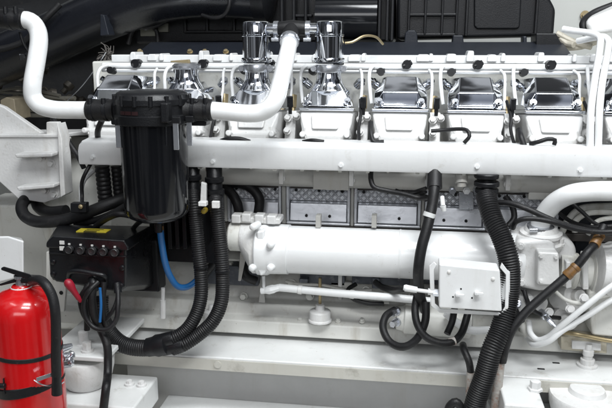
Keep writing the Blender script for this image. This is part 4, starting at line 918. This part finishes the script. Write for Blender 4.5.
box(bm, (at(40, 330, -.2).x, -.20, zq), (at(105, 346, -.2).x, .07, zq+.014)); mk('engine_foot', bm, BED, t, bevel=.004)
bm = N(); bolt(bm, V((at(86, 330, -.17).x, -.17, zq+.014)), .012, (0, 0, 1), .022); mk('foot_bolt', bm, CAST, t)
zr = zt
c2, t2 = mount(584, 424, -.07, 'round white engine mount in the bottom right corner', 1.16, False)
bm = N(); zc2 = at(520, 395, -.16).z; box(bm, (at(504, 400, -.2).x, -.21, c2.z-.06), (at(545, 400, -.2).x, -.065, zc2)); box(bm, (at(500, 400, -.2).x, -.24, c2.z-.06), (at(660, 400, -.2).x, .03, c2.z)); mk('mount_base', bm, BED, t2, bevel=.006)
bm = N(); pb = V((at(536, 398, -.15).x, -.13, zc2)); lathe(bm, pb, (0, 0, 1), [(0, .018), (.006, .018), (.007, .013), (.024, .013), (.026, .008)], 6); mks('base_bolt', bm, CAST, t2)
bm = N(); pb = atz(587, 366, zt); lathe(bm, pb, (0, 0, 1), [(0, .026), (.006, .026), (.007, .018), (.02, .018), (.021, .012), (.03, .012), (.032, .014), (.044, .014), (.046, .009), (.062, .008)], 20); bs = mk('bed_stud', bm, CAST, label='stout white stud and nut on the right of the engine bed', cat='stud')
for px, py, lab in ((556, 363, 'slot'), (541, 369, 'slot')):
    bm = N(); p = atz(px, py, zt+.0005); box(bm, p+V((-.009, -.003, -.004)), p+V((.009, .003, .0008))); mk('slot', bm, BLACK, bed)
bm = N(); prism(bm, [(561, 336), (607, 340), (607, 354), (561, 350)], .045, .05); b_ = mk('stained_block', bm, mat('oil_stained_paint', (.52, .48, .38), .5, var=.15, grime=(.22, .17, .10), gscale=14, gamt=.5), label='oil stained cream block standing on the right of the bed', cat='block', bevel=.003)
bm = N(); prism(bm, [(572, 341), (601, 343.5), (601, 351), (572, 349)], .038, .02); mk('plate', bm, CAST, b_, bevel=.001)

# left white box
bm = N(); hull(bm, pts([(-30, 237, -.1), (8, 236, -.1), (24, 241, -.1), (24, 277, -.1), (-30, 290, -.1), (-30, 236, .02), (22, 238, .02), (22, 275, .02)])); mk('locker', bm, WHITE, label='plain white box behind the fire extinguisher at the left edge', cat='box', bevel=.006)

# ================================================================ FIRE EXTINGUISHER
YE = -.38
s_ = sc(27, 340, YE); ec = at(27, 345, YE); ec.z = at(27, 440, YE).z
ex = thing('fire_extinguisher', ec, 'red fire extinguisher with black hose strapped at the lower left', 'fire extinguisher')
def ze(py): return at(27, py, YE).z-ec.z
R_ = 33.3*s_
bm = N(); lathe(bm, ec, (0, 0, 1), [(0, R_*.9), (.006, R_), (ze(313), R_), (ze(306), R_*.975), (ze(300), R_*.90), (ze(294.5), R_*.76), (ze(290.5), R_*.55), (ze(288), R_*.33), (ze(285), R_*.25)], 64); mk('cylinder', bm, RED, ex)
bm = N(); nb = ec+V((0, 0, ze(291))); lathe(bm, nb, (0, 0, 1), [(.011, .0195), (.013, .012), (.028, .011), (.03, .014), (.036, .014)], 28); mk('neck', bm, STEEL, ex)
bm = N(); lathe(bm, nb, (0, 0, 1), [(-.002, .023), (.006, .0245), (.0108, .0225)], 32); mk('neck_ring', bm, WHITE, ex)
bm = N(); pbox(bm, 20, 278, 33, 284, YE-.012, .026); mk('valve_body', bm, BLACK, ex, bevel=.003)
bm = N(); hull(bm, pts([(1, 268, YE-.012), (4, 266.5, YE-.012), (30, 274, YE-.012), (35, 278, YE-.012), (28, 279.5, YE-.012), (1, 270, YE-.012), (1, 268, YE+.012), (4, 266.5, YE+.012), (30, 274, YE+.012), (35, 278, YE+.012), (28, 279.5, YE+.012), (1, 270, YE+.012)])); mk('lever', bm, BLACK, ex, bevel=.002)
bm = N(); hull(bm, [p for Yd in (-.010, .010) for p in pts([(-2, 284.5, YE+Yd), (0, 286, YE+Yd), (22, 281, YE+Yd), (24, 277, YE+Yd), (18, 277.5, YE+Yd)])]); mk('carry_handle', bm, BLACK, ex, bevel=.002)
bm = N(); tube(bm, pts([(32, 281, YE-.01), (39, 280, YE-.03), (46, 285, YE-.05), (52, 296, YE-.055), (55, 310, YE-.06), (56, 335, YE-.06), (56, 360, YE-.06), (56.5, 376, YE-.06)]), 4.7*s_, 16); mk('hose', bm, RUBBER, ex)
bm = N(); cyl(bm, at(56.5, 374, YE-.06), at(57, 394, YE-.06), 4.2*s_, 5.2*s_, 16); mk('nozzle', bm, BLACK, ex)
bm = N(); c_ = ec+V((0, 0, ze(347))); lathe(bm, c_+V((0, 0, -.005)), V((.06, .0, 1)), [(0, R_*1.002), (.001, R_*1.02), (.009, R_*1.02), (.010, R_*1.002)], 64); mk('rubber_band', bm, RUBBER, ex)
sb = thing('extinguisher_strap', ec+V((0, 0, ze(380))), 'black clamp strap with metal buckle round the fire extinguisher', 'strap')
c_ = ec+V((0, 0, ze(379)))
bm = N(); lathe(bm, c_+V((0, 0, -.012)), V((-.16, 0, 1)), [(0, R_*1.003), (.002, R_*1.03), (.022, R_*1.03), (.024, R_*1.003)], 64); mk('band', bm, BLACK, sb)
bm = N(); hull(bm, pts([(36, 378, YE-R_-.004), (51, 373, YE-R_*.8), (52, 376.5, YE-R_*.8), (37, 382, YE-R_-.004), (36, 378, YE-R_+.004), (51, 373, YE-R_*.8+.008), (52, 376, YE-R_*.8+.008)])); mk('buckle', bm, STEEL, sb, bevel=.001)
bm = N(); tube(bm, pts([(34, 380, YE-R_-.004), (40, 384, YE-R_-.002), (48, 386, YE-R_*.85), (58, 386, YE-R_*.6), (64, 382, YE-.03)]), .0014, 6); mk('pin_chain', bm, STEEL, sb)
bm = N(); box(bm, at(3, 379, YE-R_-.004), at(8, 391, YE-R_+.012)); cyl(bm, at(-2, 386, YE-R_-.006), at(5, 386, YE-R_-.006), .006, seg=12); mk('clasp', bm, BLACK, sb, bevel=.002)
bm = N()
for px, py, Y, r in ((64, 348, -.3, .009), (66, 357, -.3, .011), (70, 360, -.3, .008), (61, 352, -.3, .007), (72, 354, -.29, .006), (64, 366, -.3, .006)):
    lathe(bm, at(px, py, Y), V((random.uniform(-1, 1), -1, random.uniform(-.5, .5))), [(-.02, r*.7), (0, r), (.008, r), (.01, r*.6), (.02, r*.5)], 12)
mk('catch', bm, STEEL, sb)

# ================================================================ SMALL CLUTTER
# below the heat exchanger: block drain bosses, brackets and thin lines
bm = N()
for px, py, Y in ((292, 283, .17), (366, 290, .16), (412, 296, .14), (244, 296, .16), (310, 296, .15)): bolt(bm, at(px, py, Y), .009, (0, -1, .1), .014)
mks('casing_bolt', bm, CREAM, ENG)
bm = N(); pbox(bm, 196, 262, 232, 283, .17, .02); pbox(bm, 330, 282, 352, 292, .165, .02); mks('casing_pad', bm, GREY, ENG, bevel=.004)
bm = N(); hull(bm, pts([(240, 252, .1), (247, 252, .1), (241, 281, .1), (238, 281, .1), (240, 252, .13), (247, 252, .13), (241, 281, .13), (238, 281, .13)])); mk('drip_fin', bm, GREY, ENG, bevel=.002)
hose([(246, 255, .16), (243, 266, .14), (246, 276, .13), (256, 281, .14)], 4.5, 'short black hose tucked below the inlet of the heat exchanger', 'hose')
hose([(215, 262, .13), (207, 272, .13), (200, 284, .13)], 4.0, 'dark hose stub below the finned cooler', 'hose')
hose([(286, 281, .12), (300, 284, .1), (322, 285, .1), (350, 290, .12), (372, 290, .12)], 1.4, 'thin grey line running under the heat exchanger', 'tube', name='tube', m=GREY, seg=10)
# right end: unions, small lines, brackets
mc = thing('valve_block', at(520, 330, .02), 'grey valve block with unions between the thick hose and the slanting pipes', 'valve')
bm = N(); prism(bm, [(509, 296), (523, 294), (528, 312), (522, 326), (510, 324)], .03, .06); mk('block_body', bm, CAST, mc, bevel=.006)
bm = N()
for a, b, r in (((517, 304, .02), (517, 304, -.02), .012), ((541, 312, .03), (549, 320, -.01), .010), ((549, 320, -.01), (556, 327, -.02), .007)):
    A, B = at(*a), at(*b); lathe(bm, A, B-A, [(0, r), ((B-A).length*.6, r), ((B-A).length*.62, r*.7), ((B-A).length, r*.7)], 8)
mks('union', bm, STEEL, mc)
for P, r, lab in (([(524, 290, .0), (527, 300, -.01), (533, 310, .0), (545, 316, .02), (560, 318, .04)], 2.2, 'thin black wire drooping in front of the pump underside'),
                  ([(515, 284, .02), (512, 298, .0), (516, 312, .0), (522, 322, .0)], 3.4, 'short black hose between the thick corrugated hose and the pump'),
                  ([(560, 332, .05), (575, 334, .02), (590, 337, .02), (612, 341, .02), (640, 342, .02)], 2.2, 'brown line lying above the oil stained block'),
                  ([(556, 292, .02), (566, 300, .0), (580, 303, .0), (600, 297, .0), (630, 290, .0)], 2.0, 'thin pale line below the pump shaft housing')):
    hose(P, r, lab, 'wire' if 'wire' in lab else 'line', name='cable' if 'black' in lab else 'tube', seg=10, m=RUBBER if 'black' in lab else (BRASS if 'brown' in lab else CREAM))
bm = N(); prism(bm, [(566, 262), (571, 262), (572, 288), (566, 289)], .0, .03); prism(bm, [(583, 254), (588, 254), (589, 290), (583, 290)], .0, .03); mks('pump_flange', bm, CAST, pm, bevel=.003)
bm = N()
for px, py in ((541, 256), (556, 257), (541, 281), (556, 282)): bolt(bm, at(px, py, -.036), .0045, (0, -1, 0), .005)
mks('cover_screw', bm, CAST, pm)
bm = N()
for px, py in ((521, 246), (520, 262), (522, 282)): bolt(bm, at(px, py, .0), .007, (-.2, -1, 0), .01)
mks('body_bolt', bm, CAST, pm)
# behind the duct on the right: dark recess with hoses and plates
bm = N(); prism(bm, [(488, 180), (640, 184), (640, 240), (488, 232)], .20, .03); mk('recess_shade', bm, SLATE, ENG)  # dark sheet painting the shade inside the recess
for P, r, lab in (([(500, 186, .14), (520, 190, .13), (545, 188, .13), (575, 186, .14)], 3.6, 'dark hose high in the recess under the right end of the duct'),
                  ([(505, 196, .12), (512, 206, .11), (514, 218, .1), (508, 226, .09)], 3.0, 'dark hose dropping beside the thick corrugated hose')):
    hose(P, r, lab, 'hose')
for px in (452, 466, 476):
    bm = N(); p = at(px, 189.5, .10); cyl(bm, p, p+V((0, -.02, 0)), .010, seg=6); cyl(bm, p+V((0, -.018, 0)), p+V((0, -.028, 0)), .006, seg=12); mk('gland_nut', bm, STEEL if px != 466 else WHITE, ENG)
bm = N(); prism(bm, [(459, 192), (473, 192), (474, 210), (459, 210)], .125, .02); mk('sensor_plate', bm, STEEL, ENG, bevel=.002)
# between heads: wires clipped down the sides
for k, dx in ((1, 34), (3, 33), (5, 33), (6, 34)):
    bm = N(); o_ = V((XC[k]-XC[4], 0, 0)); tube(bm, [hp(dx-1, 100, .2)+o_, hp(dx+1, 116, .14)+o_, hp(dx, 128, .11)+o_, hp(dx+2, 144, .06)+o_], .0045, 10)
    mk('ignition_wire', bm, RUBBER, heads[k])
# top left: hoses and clips over the dark ducts
for P, r, lab in (([(-20, 52, .45), (10, 47, .47), (26, 40, .48), (44, 20, .48), (60, 4, .5)], 3.2, 'dull black hose climbing the duct at the upper left'),
                  ([(118, 20, .62), (138, 27, .6), (160, 24, .6), (176, 10, .62), (186, -6, .62)], 2.4, 'thin black hose draped below the fat duct'),
                  ([(128, 44, .6), (133, 30, .6), (144, 24, .62), (156, 30, .62), (158, 42, .62)], 2.2, 'black cable looped over the dark intake box')):
    hose(P, r, lab, 'hose' if 'hose' in lab else 'cable', name='hose' if 'hose' in lab else 'cable')
bm = N(); pbox(bm, 140, 23, 156, 36, .64, .03); pbox(bm, 158, 23, 168, 32, .635, .03); mks('data_plate', bm, mat('olive_plate', (.16, .16, .13), .5, var=.3), lh, bevel=.002)
bm = N(); p = at(146, 27, .63); bolt(bm, p, .008, (0, -1, 0)); mk('plate_bolt', bm, STEEL, lh)
bm = N(); box(bm, at(54, 10, .50), at(58, 12.5, .53)); box(bm, at(20, 54, .49), at(24, 58, .52)); mks('bright_clip', bm, STEEL, bd, bevel=.001)
for px in (140, 190, 205, 226):
    bm = N(); p = at(px, 52, .42); bolt(bm, p, .007, (0, -.6, .8)); mk('shelf_screw', bm, BRASS, ENG)

# ties and marks
bm = N(); lathe(bm, at(200.8, 268, -.058), (0, 0, 1), [(0, .0182), (.0005, .0192), (.0045, .0192), (.005, .0182)], 24); mk('cable_tie', bm, BLACK, ha)
bm = N(); lathe(bm, at(222.4, 272, -.058), (0, 0, 1), [(0, .0187), (.0005, .0197), (.0045, .0197), (.005, .0187)], 24); mk('cable_tie', bm, BLACK, hb)
bm = N(); A, B = at(507.5, 297, -.14), at(506.8, 301, -.14); lathe(bm, A, B-A, [(0, .026), (.001, .0272), (.005, .0272), (.006, .026)], 24); mk('cable_tie', bm, BLACK, t) if False else bm.free()
def curved_mark(bm, a0, a1, zb_, zt_, r):
    n = 6; P_ = []
    for r_ in (r, r-.002):
        for z_ in (zb_, zt_): P_ += [fb+V((math.cos(a0+(a1-a0)*i/n)*r_, math.sin(a0+(a1-a0)*i/n)*r_, z_)) for i in range(n+1)]
    v = [bm.verts.new(p) for p in P_]; k = n+1
    for i in range(n):
        bm.faces.new((v[i], v[i+1], v[k+i+1], v[k+i])); bm.faces.new((v[2*k+i], v[3*k+i], v[3*k+i+1], v[2*k+i+1]))
        bm.faces.new((v[i], v[2*k+i], v[2*k+i+1], v[i+1])); bm.faces.new((v[k+i], v[k+i+1], v[3*k+i+1], v[3*k+i]))
    bm.faces.new((v[0], v[k], v[3*k], v[2*k])); bm.faces.new((v[n], v[2*k+n], v[3*k+n], v[k+n]))
s_f = sc(154, 150, YC)
bm = N()
for a0, a1 in ((-2.18, -2.02), (-1.99, -1.80), (-1.77, -1.60)): curved_mark(bm, a0, a1, zz0(112), zz0(108.5), 36.1*s_f+.0012)
mks('red_mark', bm, mat('dark_red_print', (.020, .005, .006), .5), fl)
for z_, lab in ((262, 0),):
    bm = N(); lathe(bm, (at(400, 250, YT).x, YT, ztc), (1, 0, 0), [(-.003, r_t), (-.001, r_t+.0012), (.001, r_t+.0012), (.003, r_t)], 64); mk('weld_seam', bm, WHITE, tub)

bm = N(); prism(bm, [(512, 290), (536, 291), (536, 314), (512, 312)], .095, .02); prism(bm, [(558, 286), (600, 288), (604, 300), (560, 298)], .10, .02); mks('shade_plate', bm, BROWN_SHADE, ENG)  # dark plates added as painted shade under the pump

# moulded ledges and corner screws of the control box
bm = N(); hull(bm, pts([(49, 252.5, YB-.004), (126, 256.5, YB-.004), (126, 258, YB-.004), (49, 254, YB-.004), (58, 236, .03), (153, 238, .05), (153, 240, .05), (58, 238, .03)]))
mk('seam_band', bm, BOXB, cb, bevel=.001)
bm = N()
for px, py in ((53, 262), (122, 268), (53, 274), (121, 286)): lathe(bm, at(px, py, YB-.002), (0, -1, 0), [(-.004, .007), (.002, .007), (.003, .005)], 12)
mks('case_screw', bm, BOXB, cb)
bm = N()
for i in range(4):
    A, B = at(129+i*6.5, 252-i*4.2, YB+.035+i*.045), at(129+i*6.5, 284-i*3.4, YB+.035+i*.045); sweep(bm, [A, B], [.004, .004], 10)
mks('side_rib', bm, BOXB, cb)
# unions, ties and dirt-level detail on the lower run
for px, py in ((300, 289.8), (352, 294.3)):
    bm = N(); p = at(px, py, .04); lathe(bm, p, V((1, 0, -.07)), [(-.006, .0112), (-.005, .0122), (.005, .0122), (.006, .0112)], 18); mk('pipe_clip', bm, CAST, tp)
for q, d_ in (((284, 68, .0), (-.25, -.4, -1)), ((36.5, 60, -.08), (-.1, -.05, -1))):
    pass

for k, h_ in enumerate(heads):
    for ch in h_.children:
        if ch.name.startswith('rocker_cover'): ch.location.z += (0, .0006, -.0004, .0003, 0, -.0005, .0004, 0)[k]

bm = N()
for px in (262, 386, 446, 532): hull(bm, pts([(px-2, 286, .165), (px+2, 286, .165), (px-3.5, 304, .135), (px+3.5, 304, .135), (px-2, 286, .2), (px+2, 286, .2), (px-3.5, 304, .2), (px+3.5, 304, .2)]))
mks('sump_rib', bm, CREAM, ENG, bevel=.002)
bm = N()
for px in (276, 300, 338, 362, 410, 424): bolt(bm, at(px, 321.3, .105), .006, (0, -.25, 1), .008)
mks('sump_screw', bm, CREAM, ENG)
hose([(356, 284, .13), (348, 290, .11), (352, 298, .1), (366, 303, .1), (384, 304, .1)], 2.2, 'thin dark hose curving down behind the thin white drain pipe', 'hose')
bm = N(); pbox(bm, 299, 279, 308, 290, .14, .03); pbox(bm, 372, 278, 380, 289, .13, .03); mks('sensor_pad', bm, DARKSTEEL, ENG, bevel=.003)
